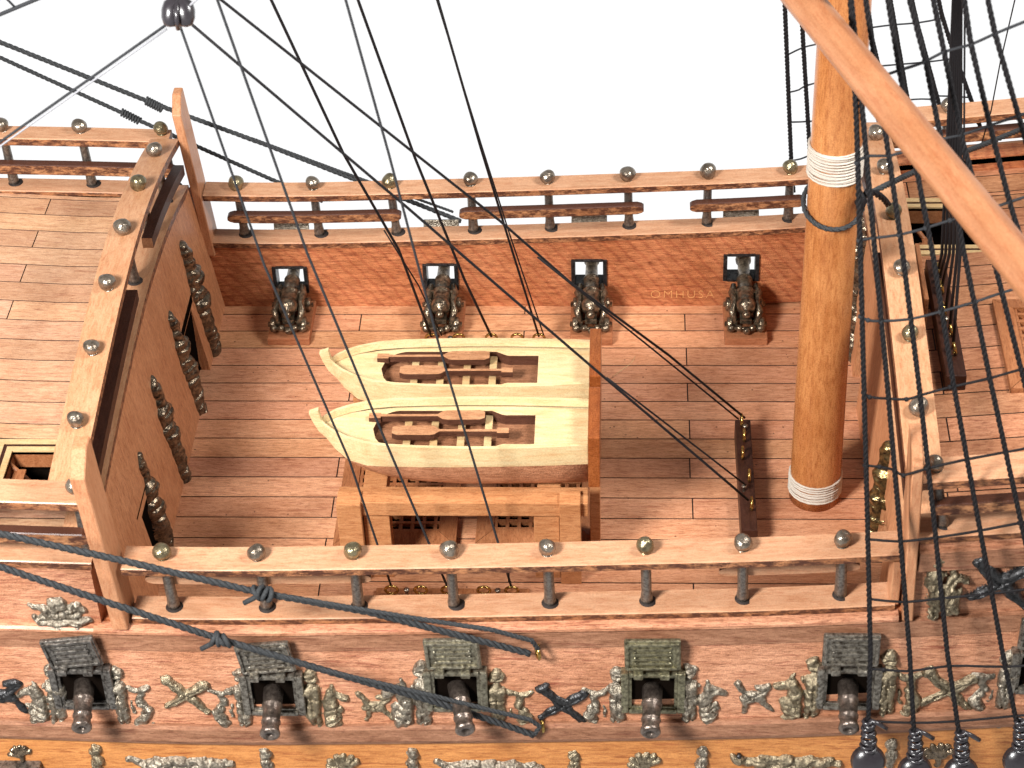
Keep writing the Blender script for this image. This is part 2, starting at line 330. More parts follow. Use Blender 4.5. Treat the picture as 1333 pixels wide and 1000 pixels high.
# ================================================================== LARGE STRUCTURE: hull, decks
hull = thing('ship_hull', 'waist section of a wooden model sailing ship, planked decks between raised ends', 'model ship', (0, -4, -5))
CAPZ = 2.85
XS = rng(-26, 26, .8)
XW = rng(-10.9, 11.5, .8)
def planks(name, x0, x1, y0, y1, z, wd, joints, m, parent, zf=None, holes=(), phase=0, gap=.021):
    """one deck: planks with open seams over a dark sheet; joints = x of butt joints on even/odd rows"""
    bm = bmesh.new(); tone = bm.loops.layers.float_color.new('tone')
    r = 0; y = y1-phase; g = gap
    rows = []
    if phase: rows.append((y1, y1-phase, 1))
    while y > y0+.01:
        rows.append((y, max(y-wd, y0), r)); y -= wd; r += 1
    r2 = []
    for (ya, yb, r) in rows:      # split rows where a hatch edge falls inside them
        cutsy = sorted({q for h in holes for q in h[2:] if yb+.02 < q < ya-.02}, reverse=True)
        e = [ya]+cutsy+[yb]; r2 += [(a, b, r) for a, b in zip(e[:-1], e[1:])]
    rows = r2
    for (ya, yb, r) in rows:
        js = [x0]+[j+random.uniform(-.03, .03) for j in (joints[0] if r % 2 == 0 else joints[1]) if x0 < j < x1]+[x1]
        for a, b in zip(js[:-1], js[1:]):
            segs = [(a, b)]
            for (hx0, hx1, hy0, hy1) in holes:
                if (ya+yb)/2 > hy0 and (ya+yb)/2 < hy1:
                    ns = []
                    for s in segs:
                        if s[1] <= hx0 or s[0] >= hx1: ns.append(s); continue
                        if s[0] < hx0: ns.append((s[0], hx0))
                        if s[1] > hx1: ns.append((hx1, s[1]))
                    segs = ns
            t = random.uniform(.86, 1.1); tr = (t, t*random.uniform(.95, 1.02), t*random.uniform(.92, 1.02), 1)
            for s0, s1 in segs:
                xx = rng(s0+g, s1-g, 1.5)
                top = [[bm.verts.new((x, q, z+(zf(x, q) if zf else 0))) for x in xx] for q in (ya-g, yb+g)]
                lo = [[bm.verts.new((x, q, z-.05+(zf(x, q) if zf else 0))) for x in xx] for q in (ya-g, yb+g)]
                for i in range(len(xx)-1):
                    fs = [bm.faces.new((top[1][i], top[1][i+1], top[0][i+1], top[0][i])),
                          bm.faces.new((lo[1][i], lo[1][i+1], top[1][i+1], top[1][i])),
                          bm.faces.new((top[0][i], top[0][i+1], lo[0][i+1], lo[0][i]))]
                    for f in fs:
                        for lp in f.loops: lp[tone] = tr
                    fs[1].material_index = fs[2].material_index = 1
                for i in (0, -1):
                    f = bm.faces.new((top[0][i], lo[0][i], lo[1][i], top[1][i]))
                    for lp in f.loops: lp[tone] = tr
                    f.material_index = 1
    return obj(name, bm, [m, M['seam']], parent)
# main deck
planks('main_deck', -10.9, 11.9, -13.2, 4.6, 0, .959, ([-5.45, 5.9], [.3]), M['deck'], hull, phase=.72)
bm = bmesh.new(); box(bm, -10.9, 11.9, -13.2, 4.6, -.4, -.045); obj('deck_caulking', bm, M['seam'], hull)
# quarterdeck (left) and forecastle (right)
def zf_l(x, y): return 4.62 + .25*(1-((y+4.25)/9.2)**2) + .06*max(0, -x-14)
QH = (-14.75, -12.2, -11.1, -8.55)
planks('quarterdeck', -26, -11.45, -13.2, 4.5, 0, 1.0, ([-15.75], [-23]), M['deck_up'], hull, zf=zf_l, holes=[QH], phase=.38, gap=.018)
def zf_r(x, y): return 5.25 + .25*(1-((y+4.25)/9.2)**2) + .09*max(0, x-12)
FH = (11.9, 15.75, -.4, 2.75)
planks('forecastle_deck', 11.85, 26, -13.2, 4.5, 0, 1.03, ([13.1, 19.5], [12.75, 21]), M['deck_fc'], hull, zf=zf_r, holes=[FH], phase=.5, gap=.022)
for nm, x0, x1, zf, H in (('quarterdeck_caulking', -26, -11.45, zf_l, QH), ('forecastle_caulking', 11.85, 26, zf_r, FH)):
    bm = bmesh.new()
    for (a, b, c, d) in ((x0, H[0], -13.2, 4.5), (H[1], x1, -13.2, 4.5), (H[0], H[1], -13.2, H[2]), (H[0], H[1], H[3], 4.5)):
        if b-a < .05: continue
        xx = rng(a, b, 1.5); yy = rng(c, d, 1.5)
        g = [[bm.verts.new((x, y, zf(x, y)-.045)) for y in yy] for x in xx]
        for i in range(len(xx)-1):
            for j in range(len(yy)-1): bm.faces.new((g[i][j], g[i+1][j], g[i+1][j+1], g[i][j+1]))
    obj(nm, bm, M['seam'], hull)
# bulwarks of the waist.  far one has four gun-port openings
PORTX = [-7.9, -2.62, 2.55, 7.8]
PW, PZ0, PZ1 = .6, .72, 1.82
bm = bmesh.new()
XF = rng(-11.4, 12.2, .7)
cuts = sorted([-11.4, 12.2]+[x+s*PW for x in PORTX for s in (-1, 1)])
for i in range(len(cuts)-1):
    a, b = cuts[i], cuts[i+1]; xs = rng(a, b, .8); port = i % 2 == 1
    if not port: sweep(bm, [(4.35, -.35), (4.8, -.35), (4.8, 2.6), (4.35, 2.6)], xs, sheer)
    else:
        k = sheer((a+b)/2)
        sweep(bm, [(4.35, -.35), (4.8, -.35), (4.8, PZ0+k), (4.35, PZ0+k)], xs)
        sweep(bm, [(4.35, PZ1+k), (4.8, PZ1+k), (4.8, 2.68+k), (4.35, 2.68+k)], xs)
fixn(bm); obj('far_bulwark', bm, M['red'], hull)
bm = bmesh.new(); sweep(bm, [(-13.9, -.35), (-13.1, -.35), (-13.1, 2.6), (-13.9, 2.6)], rng(-11.4, 12.2), sheer); fixn(bm); obj('near_bulwark', bm, M['red'], hull)
# faired bulwarks of the raised ends
for nm, x0, x1, zt in (('quarterdeck_bulwark', -26, -11.0, 4.62), ('forecastle_bulwark', 11.75, 26, 5.08)):
    bm = bmesh.new(); sweep(bm, [(-13.95, -.35), (-13.05, -.35), (-13.05, zt), (-13.95, zt)], rng(x0, x1), sheer); fixn(bm); obj(nm, bm, M['hull'], hull)
    bm = bmesh.new(); sweep(bm, [(4.35, -.35), (5.05, -.35), (5.05, zt), (4.35, zt)], rng(x0, x1), sheer); fixn(bm); obj(nm, bm, M['red'], hull)
# outer planking, near side (and a plain far side)
def strake(nm, prof, m, x0=-26, x1=26, parent=None, ms=None):
    bm = bmesh.new(); sweep(bm, prof, rng(x0, x1, .8), sheer, ms); fixn(bm); return obj(nm, bm, m, parent or hull)
strake('rubbing_strake', [(-13.9, 2.32), (-14.12, 2.34), (-14.2, 2.42), (-14.2, 2.52), (-14.14, 2.6), (-13.9, 2.62)], [M['hull']], -11.2, 11.35)
strake('rubbing_strake', [(-13.9, 2.32), (-14.12, 2.34), (-14.17, 2.40), (-14.17, 2.48), (-14.1, 2.54), (-13.9, 2.56)], [M['hull']], -26, -11.21)
strake('upper_wale', [(-13.9, 1.8), (-14.2, 1.8), (-14.13, 2.34), (-13.9, 2.34)], M['wale'])
strake('gun_strake', [(-13.9, -1.2), (-14.42, -1.2), (-14.14, 1.82), (-13.9, 1.82)], M['hull'])
strake('lower_wale', [(-13.9, -1.65), (-14.62, -1.65), (-14.66, -1.5), (-14.62, -1.05), (-14.5, -1.0), (-13.9, -1.0)], M['wale'])
strake('lower_strake', [(-13.9, -6), (-14.75, -6), (-14.52, -1.62), (-13.9, -1.62)], M['yellow'])
strake('forecastle_wale', [(-13.9, 4.2), (-14.12, 4.2), (-14.1, 4.85), (-13.9, 4.85)], M['wale'], 11.75, 26)
strake('far_planking', [(4.8, -6), (5.6, -6), (5.5, .3), (4.8, .55)], M['hull'])
# unseen black ends and bottom added to keep light out of the hold
bm = bmesh.new(); box(bm, -26.3, -26, -14.5, 5.2, -6, 6); box(bm, 26, 26.3, -14.5, 5.2, -6, 7.5); box(bm, -26, 26, -13.9, 4.8, -6, -5.8); obj('light_block', bm, M['dark'], hull)

# ------------------------------------------------------------------ bulkheads across the ship
BZ = [(-13.6, 4.85), (-12.5, 5.05), (-10.75, 5.35), (-8, 5.78), (-5.3, 6.12), (-2.6, 6.25), (.1, 6.05), (2.8, 5.55), (4.3, 5.1), (5.0, 4.95)]
by = np.array([a for a, b in BZ]); bz = np.array([b for a, b in BZ])
def camb(y):
    return float(sum(np.interp(y+k, by, bz) for k in (-1, -.5, 0, .5, 1))/5)
def bulkhead(nm, xb, xt, add, doors, label):
    t = thing(nm, label, 'bulkhead', ((xb+xt)/2, -4, 0))
    bm = bmesh.new(); ys = sorted(set(rng(-13.1, 4.35, .45)+[d for D in doors for d in D[:2]]))
    def X(z, y, off=0): return xb+(xt-xb)*z/6.0+off
    sg = 1 if xb > 0 else -1
    for a, b in zip(ys[:-1], ys[1:]):
        zl = -.02
        for (d0, d1, dz) in doors:
            if a >= d0-1e-4 and b <= d1+1e-4: zl = dz
        za, zb = camb(a)+add-.1, camb(b)+add-.1
        v = [bm.verts.new((X(z, y, o), y, z)) for o in (0, sg*.3) for (y, z) in ((a, zl), (b, zl), (b, zb), (a, za))]
        for q in ((0, 1, 2, 3), (7, 6, 5, 4), (0, 4, 5, 1), (3, 2, 6, 7), (0, 3, 7, 4), (1, 5, 6, 2)): bm.faces.new([v[i] for i in q])
    fixn(bm); obj('panel', bm, M['bulk'], t)
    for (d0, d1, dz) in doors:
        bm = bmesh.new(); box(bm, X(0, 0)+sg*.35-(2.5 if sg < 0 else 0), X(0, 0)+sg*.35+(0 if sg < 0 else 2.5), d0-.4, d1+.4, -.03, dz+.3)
        obj('doorway', bm, M['dark'], t)  # black box stands in for the unlit cabin behind the door
    return t
BL = bulkhead('quarterdeck_bulkhead', -10.35, -11.15, 0, [(-.75, .75, 2.6), (-9.3, -7.9, 2.4)], 'curved wooden bulkhead with dark doorways at the left end of the main deck')
BR = bulkhead('forecastle_bulkhead', 11.42, 11.72, .45, [(-1.2, .4, 2.6), (-9.6, -8.2, 2.4)], 'curved wooden bulkhead with dark doorways closing the right end of the main deck')

# ================================================================== RAILINGS
def stanchion(parent, base, top, brass=False, r=.3, sh=.155):
    base = Vector(base); top = Vector(top); d = (top-base); L = d.length
    bm = bmesh.new()
    k = random.uniform(.92, 1.08)
    lathe(bm, [(0, -.08), (sh*1.1, -.08), (sh*1.15, .12), (sh*k, .35), (sh*.95, L*.55), (sh*.9, L-.3), (sh*.8, L-.2)], base, d, 14)
    s = obj('stanchion', bm, M['shaft'], parent)
    bm = bmesh.new(); rr = r*random.uniform(.9, 1.04); sq = random.uniform(.9, 1.05)
    rr *= .92
    pr = [(sh*.95, -rr*sq*1.02), (sh*1.15, -rr*sq*.85)]+[(rr*math.cos(a), rr*sq*math.sin(a)) for a in [math.radians(q) for q in range(-60, 90, 15)]]+[(0, rr*sq)]
    lathe(bm, pr, top, d+Vector((random.uniform(-.15, .15), random.uniform(-.15, .15), 0)), 18)
    for v in bm.verts:
        q = v.co*9; v.co += (v.co-top).normalized()*.012*(math.sin(q.x+q.y*1.3)+math.sin(q.z*1.7+q.x*.6))
    obj('ball_finial', bm, M['ball2' if brass else 'ball'], s)
    return s
def hole_disc(parent, c, n=(0, 0, 1), r=.25):
    bm = bmesh.new(); lathe(bm, [(r, 0), (r, .006), (0, .007)], c, n, 20); obj('hole_shade', bm, M['hole'], parent)  # flat dark disc paints the shade of the drilled hole
def rail_x(bm, y0, y1, z0, z1, xa, xb, off=sheer, rnd=0, bev=.03):
    xs = rng(xa, xb, .6); b = bev
    pr = [(y0+b, z0), (y1-b, z0), (y1, z0+b), (y1, z1-b), (y1-b, z1), (y0+b, z1), (y0, z1-b), (y0, z0+b)]
    ms = [1, 1, 1, 0, 0, 0, 1, 1]
    if rnd:   # rounded ends: shrink the profile height at the ends
        e = min(.22, (xb-xa)/4); xs = [xa, xa+e*.3, xa+e]+[x for x in xs if xa+e < x < xb-e]+[xb-e, xb-e*.3, xb]
        n = len(xs); zc = (z0+z1)/2; rings = []
        for i, x in enumerate(xs):
            k = {0: .35, 1: .72, n-1: .35, n-2: .72}.get(i, 1)
            rings.append([bm.verts.new((x, y, zc+(z-zc)*k+off(x))) for y, z in pr])
        for i in range(n-1):
            for j in range(8):
                f = bm.faces.new((rings[i][j], rings[i+1][j], rings[i+1][(j+1) % 8], rings[i][(j+1) % 8])); f.material_index = ms[j]
        bm.faces.new(rings[0]); bm.faces.new(rings[-1])
    else: sweep(bm, pr, xs, off, ms)
# waist: far and near
def waist_rail(nm, label, ca, cb, ua, ub, hy, bxs, hxs, mids, capx, upx, brass, lean=0, midc=0):
    t = thing(nm, label, 'railing', (0, hy, CAPZ))
    bm = bmesh.new(); rail_x(bm, ca, cb, CAPZ-.25, CAPZ, *capx); fixn(bm); obj('bottom_rail', bm, [M['rail'], M['edge']], t)
    bm = bmesh.new(); rail_x(bm, ua, ub, CAPZ+1.63, CAPZ+1.9, *upx); fixn(bm); obj('top_rail', bm, [M['rail'], M['edge']], t)
    for a, b in mids:
        bm = bmesh.new(); rail_x(bm, hy-.42-midc, hy-.12-midc, CAPZ+.72, CAPZ+1.08, a, b, rnd=1)
        fixn(bm)
        for f in bm.faces: f.material_index = 1 if f.normal.z > .5 else 0
        obj('middle_rail', bm, [M['mid' if hy > 0 else 'rail'], M['edge_dk']], t)
    for i, (bx, hx) in enumerate(zip(bxs, hxs)):
        zc = CAPZ+sheer(hx)
        stanchion(t, (hx, hy, zc), (bx, hy-.0, CAPZ+sheer(bx)+2.12), i in brass, r=.29)
        hole_disc(t, (hx+random.uniform(0, .08), hy-.02, zc+.003), (0, 0, 1))
    return t
fb = [at(x, y, 'y', 4.85).x for x, y in ((307, 237), (406, 233), (507, 236), (612, 231), (713, 231), (817, 228), (922, 227), (1029, 221))]
fh = [at(x, y, 'y', 4.85).x for x, y in ((318, 297), (415, 294), (516, 295), (616, 290), (716, 292), (819, 286), (920, 286), (1026, 283))]
fm = [(at(a, 275, 'y', 4.6).x, at(b, 275, 'y', 4.6).x) for a, b in ((296, 522), (598, 838), (898, 1048))]
waist_rail('far_railing', 'wooden railing with eight ball-topped posts along the far bulwark', 4.3, 5.15, 4.4, 5.25, 4.85, fb, fh, fm, (-10.5, 11.8), (-10.6, 12.0), (0, 2, 7), 0)
nb = [at(x, y, 'y', -13.45).x for x, y in ((210, 717), (334, 720), (459, 717), (585, 712), (712, 713), (840, 708), (967, 705), (1097, 702))]
nh = [at(x, y, 'y', -13.45).x for x, y in ((227, 790), (347, 787), (467, 786), (591, 786), (716, 783), (842, 779), (967, 777), (1094, 774))]
nm_ = [(at(a, 745, 'y', -13.2).x, at(b, 745, 'y', -13.2).x) for a, b in ((189, 483), (936, 1118))]
waist_rail('near_railing', 'wooden railing with eight ball-topped posts along the near bulwark', -13.95, -13.02, -13.95, -12.98, -13.45, nb, nh, nm_, (-10.1, 11.25), (-10.15, 11.25), (0, 2, 5), 0, midc=-.55)
# end rails of quarterdeck / forecastle (fore-and-aft)
def end_rail(nm, label, cz, uz, x0, x1, y0, y1, hy, posts, midside, brass=()):
    t = thing(nm, label, 'railing', ((x0+x1)/2, hy, cz))
    bm = bmesh.new(); rail_x(bm, y0, y1, cz-.26, cz, x0, x1); fixn(bm); obj('bottom_rail', bm, [M['rail'], M['edge']], t)
    bm = bmesh.new(); rail_x(bm, y0, y1, uz-.3, uz, x0, x1); fixn(bm); obj('top_rail', bm, [M['rail'], M['edge']], t)
    bm = bmesh.new(); rail_x(bm, hy-.45+midside, hy-.1+midside, cz+.62, cz+1.02, x0+.35 if x0 > 0 else x0, x1 if x0 > 0 else x1+.1, rnd=1); fixn(bm)
    for f in bm.faces: f.material_index = 1 if f.normal.z > .5 else 0
    obj('middle_rail', bm, [M['mid'], M['edge_dk']], t)
    for i, (bx, hx) in enumerate(posts):
        stanchion(t, (hx, hy, cz+sheer(hx)), (bx, hy, uz+.22+sheer(bx)), i in brass, r=.29); hole_disc(t, (hx+.05, hy, cz+sheer(hx)+.003))
    return t
end_rail('quarterdeck_rail', 'wooden railing on the far side of the upper deck at top left', 4.78, 6.9, -26, -11.5, 4.35, 5.15, 4.85,
         [(at(208, 161, 'y', 4.85).x, -11.65), (at(103, 165, 'y', 4.85).x, at(120, 239, 'y', 4.85).x), (at(2, 167, 'y', 4.85).x, at(19, 240, 'y', 4.85).x), (-20, -19.9), (-22.7, -22.6)], 0, (0,))
end_rail('quarterdeck_rail', 'wooden railing on the near side of the upper deck at lower left', 4.93, 7.15, -26, -10.95, -13.95, -13.0, -13.45,
         [(at(97, 629, 'y', -13.45).x, at(112, 705, 'y', -13.45).x), (-13.9, -13.9), (-16.6, -16.6)][:1], .0)
end_rail('forecastle_rail', 'wooden railing on the far side of the right-hand deck behind the shrouds', 5.05, 6.72, 12.1, 26, 4.35, 5.25, 4.85,
         [(at(1236, 137, 'y', 4.85).x, 14.4), (17.4, 17.4)], 0)
end_rail('forecastle_rail', 'wooden railing on the near side of the right-hand deck, beside the figures on the hull', 5.3, 7.3, 11.65, 26, -13.95, -12.95, -13.45,
         [(at(1217, 604, 'y', -13.45).x, at(1228, 678, 'y', -13.45).x)], 0.1)
# cambered rails over the bulkheads
def break_rail(nm, label, xc, add, w, posts, mids, front, brass, xball):
    t = thing(nm, label, 'railing', (xc, -4, 5))
    ys = rng(-12.95, 4.4, .45)
    def arc(bm, x0, x1, za, zb, yy, ms=(0, 1, 0, 1)):
        R = []
        for y in yy:
            z = camb(y)+add; R.append([bm.verts.new((x, y, z+zz)) for x, zz in ((x0, za), (x1, za), (x1, zb), (x0, zb))])
        for i in range(len(yy)-1):
            for j in range(4):
                f = bm.faces.new((R[i][j], R[i+1][j], R[i+1][(j+1) % 4], R[i][(j+1) % 4])); f.material_index = (1, 1, 0, 1)[j]
        bm.faces.new(R[0]); bm.faces.new(R[-1])
    bm = bmesh.new(); arc(bm, xc-w/2, xc+w/2, -.22, .02, ys); fixn(bm); obj('bottom_rail', bm, [M['rail_y'], M['edge_y']], t)
    bm = bmesh.new(); arc(bm, xball-w/2, xball+w/2, 1.62, 1.88, ys); fixn(bm); obj('top_rail', bm, [M['rail_y'], M['edge_y']], t)
    for a, b in mids:
        bm = bmesh.new(); arc(bm, xc+front*.16, xc+front*.5, .62, 1.0, rng(a, b, .4)); fixn(bm)
        for f in bm.faces: f.material_index = 1 if abs(f.normal.z) > .5 or front*f.normal.x > .5 else 0
        obj('middle_rail', bm, [M['rail_y'], M['darkwood']], t)
    for i, y in enumerate(posts):
        z = camb(y)+add
        stanchion(t, (xc, y, z+.02), (xball, y, z+2.1), i in brass, r=.29); hole_disc(t, (xc, y, z+.03))
    return t
PY = [2.8, .1, -2.6, -5.3, -8.0, -10.75]
break_rail('bulkhead_railing', 'arched railing with six ball-topped posts over the left bulkhead, bordering the pale upper deck', -11.5, 0, .95, PY, [(-12.6, -4.3), (-1.6, 4.0)], 1, (1,), -11.6)
break_rail('bulkhead_railing', 'arched railing with six ball-topped posts over the right bulkhead, crossed by the shrouds', 11.9, .5, .98, PY, [(-12.6, -3.2), (-1.6, 4.0)], -1, (2, 4), 11.85)
# upright boards where the decks change height
def post(nm, label, x0, x1, y0, y1, z0, z1, lean):
    bm = bmesh.new(); w = x1-x0
    vs = []
    prof = [(y0, z0), (y1, z0), (y1, z1), ((y0+y1)/2+.1, z1+.0), (y0, z1-.45)]
    for dx in (0, w):
        vs.append([bm.verts.new((x0+dx+lean*(z-z0), y, z)) for y, z in prof])
    n = len(prof)
    for j in range(n): bm.faces.new((vs[0][j], vs[1][j], vs[1][(j+1) % n], vs[0][(j+1) % n]))
    bm.faces.new(vs[0]); bm.faces.new(vs[1]); fixn(bm)
    bmesh.ops.bevel(bm, geom=list(bm.edges), offset=.03, segments=1, affect='EDGES')
    return tag(obj(nm, bm, M['rail_z']), label, 'post')
post('upright_board', 'tall narrow upright board on the far side where the left deck steps down', -10.72, -10.42, 4.25, 5.3, 2.25, 8.45, -.085)
post('upright_board', 'tall narrow upright board in front at lower left, beside the railing end', -10.62, -10.2, -14.25, -13.0, 2.6, 8.75, -.06)
post('upright_board', 'tall narrow upright board in front at right, between near railing and forecastle', 11.45, 11.75, -14.2, -13.0, 3.1, 9.25, -.03)
# light corner block closing the near railing
bm = bmesh.new(); box(bm, 11.1, 11.35, -13.9, -13.1, 3.45, 5.05, .03); tag(obj('corner_post', bm, M['rail_z']), 'short pale post closing the right end of the near railing', 'post')

# ================================================================== HATCHES AND GRATINGS
def hatch(nm, label, H, zf, ladder):
    x0, x1, y0, y1 = H; z = zf((x0+x1)/2, (y0+y1)/2); t = thing(nm, label, 'hatch', ((x0+x1)/2, (y0+y1)/2, z))
    for q, (w, m, zz) in enumerate(((.22, 'hatchlight', .05), (.34, 'darkwood', .03), (.52, 'hatchlight', .045))):
        lo = (0, .21, .33)[q]; bm = bmesh.new()
        for (a, b, c, d) in ((x0+lo, x1-lo, y0+lo, y0+w), (x0+lo, x1-lo, y1-w, y1-lo), (x0+lo, x0+w, y0+w+.001, y1-w-.001), (x1-w, x1-lo, y0+w+.001, y1-w-.001)):
            box(bm, a, b, c, d, z-.12, z+zz, .006)
        obj('trim' if q != 1 else 'inlay', bm, M[m], t)
    bm = bmesh.new()
    for (a, b, c, d) in ((x0+.5, x1-.5, y1-.52, y1-.4), (x0+.5, x1-.5, y0+.4, y0+.52), (x0+.4, x0+.52, y0+.5, y1-.5), (x1-.52, x1-.4, y0+.5, y1-.5)): box(bm, a, b, c, d, z-.6, z-.02)
    obj('coaming', bm, M['coam'], t)
    bm = bmesh.new(); box(bm, x0+.2, x1-.2, y0+.2, y1-.2, z-3.2, z-.61); box(bm, x0, x1, y0, y1, z-3.2, z-3.1)
    bmesh.ops.delete(bm, geom=[f for f in bm.faces if abs(f.calc_center_median().z-(z-.61)) < .01], context='FACES'); obj('hold', bm, M['dark'], t)  # shade below the hatch painted as a black pit
    if ladder:
        bm = bmesh.new()
        ax, ay = ladder
        for s in (0, .75):
            tube(bm, [(ax, ay+s, z-.1), (ax+1.8, ay+s, z-2.6)], .09, 4)
        obj('stair_rail', bm, M['coam'], t)
        bm = bmesh.new()
        for k in range(6): box(bm, ax+.15+.3*k, ax+.5+.3*k, ay, ay+.75, z-.42-.4*k, z-.36-.4*k)
        obj('step', bm, M['coam'], t)
    return t
hatch('stair_hatch', 'stair opening with pale trim in the upper deck at left, half hidden by its railing', QH, zf_l, (-14.3, -10.2))
hatch('stair_hatch', 'dark stair opening with pale double trim in the right-hand deck behind the spar', FH, zf_r, (13.2, .35))
def grating(nm, label, x0, x1, y0, y1, z, h=.36, fw=.55, cell=.36):
    t = thing(nm, label, 'grating', ((x0+x1)/2, (y0+y1)/2, z)); bm = bmesh.new()
    o = [(x0, y0), (x1, y0), (x1, y1), (x0, y1)]; i = [(x0+fw, y0+fw), (x1-fw, y0+fw), (x1-fw, y1-fw), (x0+fw, y1-fw)]
    for k in range(4):
        k2 = (k+1) % 4; g = .012
        a, b, c, d = [Vector((*p, 0)) for p in (o[k], o[k2], i[k2], i[k])]
        dr = (b-a).normalized()*g; a, b, c, d = a+dr, b-dr, c-dr, d+dr
        lo = [bm.verts.new((p.x, p.y, z-.0)) for p in (a, b, c, d)]
        hi = [bm.verts.new((p.x, p.y, z+(h*.72 if q < 2 else h))) for q, p in enumerate((a, b, c, d))]
        bm.faces.new(hi); bm.faces.new(lo[::-1])
        for q in range(4): bm.faces.new((lo[q], lo[(q+1) % 4], hi[(q+1) % 4], hi[q]))
    fixn(bm); obj('coaming', bm, M['coam'], t)
    bm = bmesh.new(); X = x0+fw; w = .11
    while X < x1-fw-.05: box(bm, X, X+w, y0+fw, y1-fw, z+h*.45, z+h*.86); X += cell
    Y = y0+fw
    while Y < y1-fw-.05: box(bm, x0+fw, x1-fw, Y, Y+w, z+h*.47, z+h*.9); Y += cell
    obj('lattice', bm, M['coam'], t)
    bm = bmesh.new(); box(bm, x0+fw, x1-fw, y0+fw, y1-fw, z+.005, z+.03); obj('shade_sheet', bm, M['dark'], t)  # black sheet paints the shade under the lattice
    return t
grating('deck_grating', 'wooden grating on the main deck under the left half of the boats', -5.2, -1.4, -8.2, -1.0, .003)
grating('deck_grating', 'wooden grating on the main deck under the sterns of the boats', -.8, 3.0, -8.1, -1.0, .003)
grating('deck_grating', 'wooden grating on the right-hand deck at the right edge of the photo', 15.0, 19.5, -7.5, -3.2, 5.68)

# ================================================================== BOATS ON THEIR CRADLE
cr = thing('boat_cradle', 'beech wood trestle frame carrying the two boats over the gratings', 'cradle', (-1, -7, 0))
bm = bmesh.new(); box(bm, -4.7, 2.72, -9.45, -8.72, 2.62, 3.14, .03, rot=Matrix.Translation((0, 0, 0)))
obj('beam', bm, M['frame'], cr)
bm = bmesh.new(); box(bm, -4.7, 2.72, -4.6, -3.95, 2.6, 3.14, .03); obj('beam', bm, M['frame'], cr)
for x in (-4.0, 1.2):
    bm = bmesh.new(); box(bm, x, x+.7, -8.69, -4.61, 2.5, 3.1, .03); obj('cross_beam', bm, M['frame'], cr)
for x0, x1, y0, y1, zt in ((-4.72, -4.0, -9.62, -8.98, 3.2), (1.88, 2.5, -9.62, -9.0, 3.26), (-4.72, -4.0, -4.59, -4.0, 2.59), (1.88, 2.5, -4.59, -4.0, 2.59)):
    bm = bmesh.new(); box(bm, x0, x1, y0, y1, 0, zt, .025); obj('leg', bm, M['frame'], cr)
for x0, x1 in ((-3.98, -3.2), (1.1, 1.86)):
    bm = bmesh.new(); box(bm, x0, x1, -9.35, -8.75, 0, 2.6, .025); obj('inner_leg', bm, M['frame'], cr)

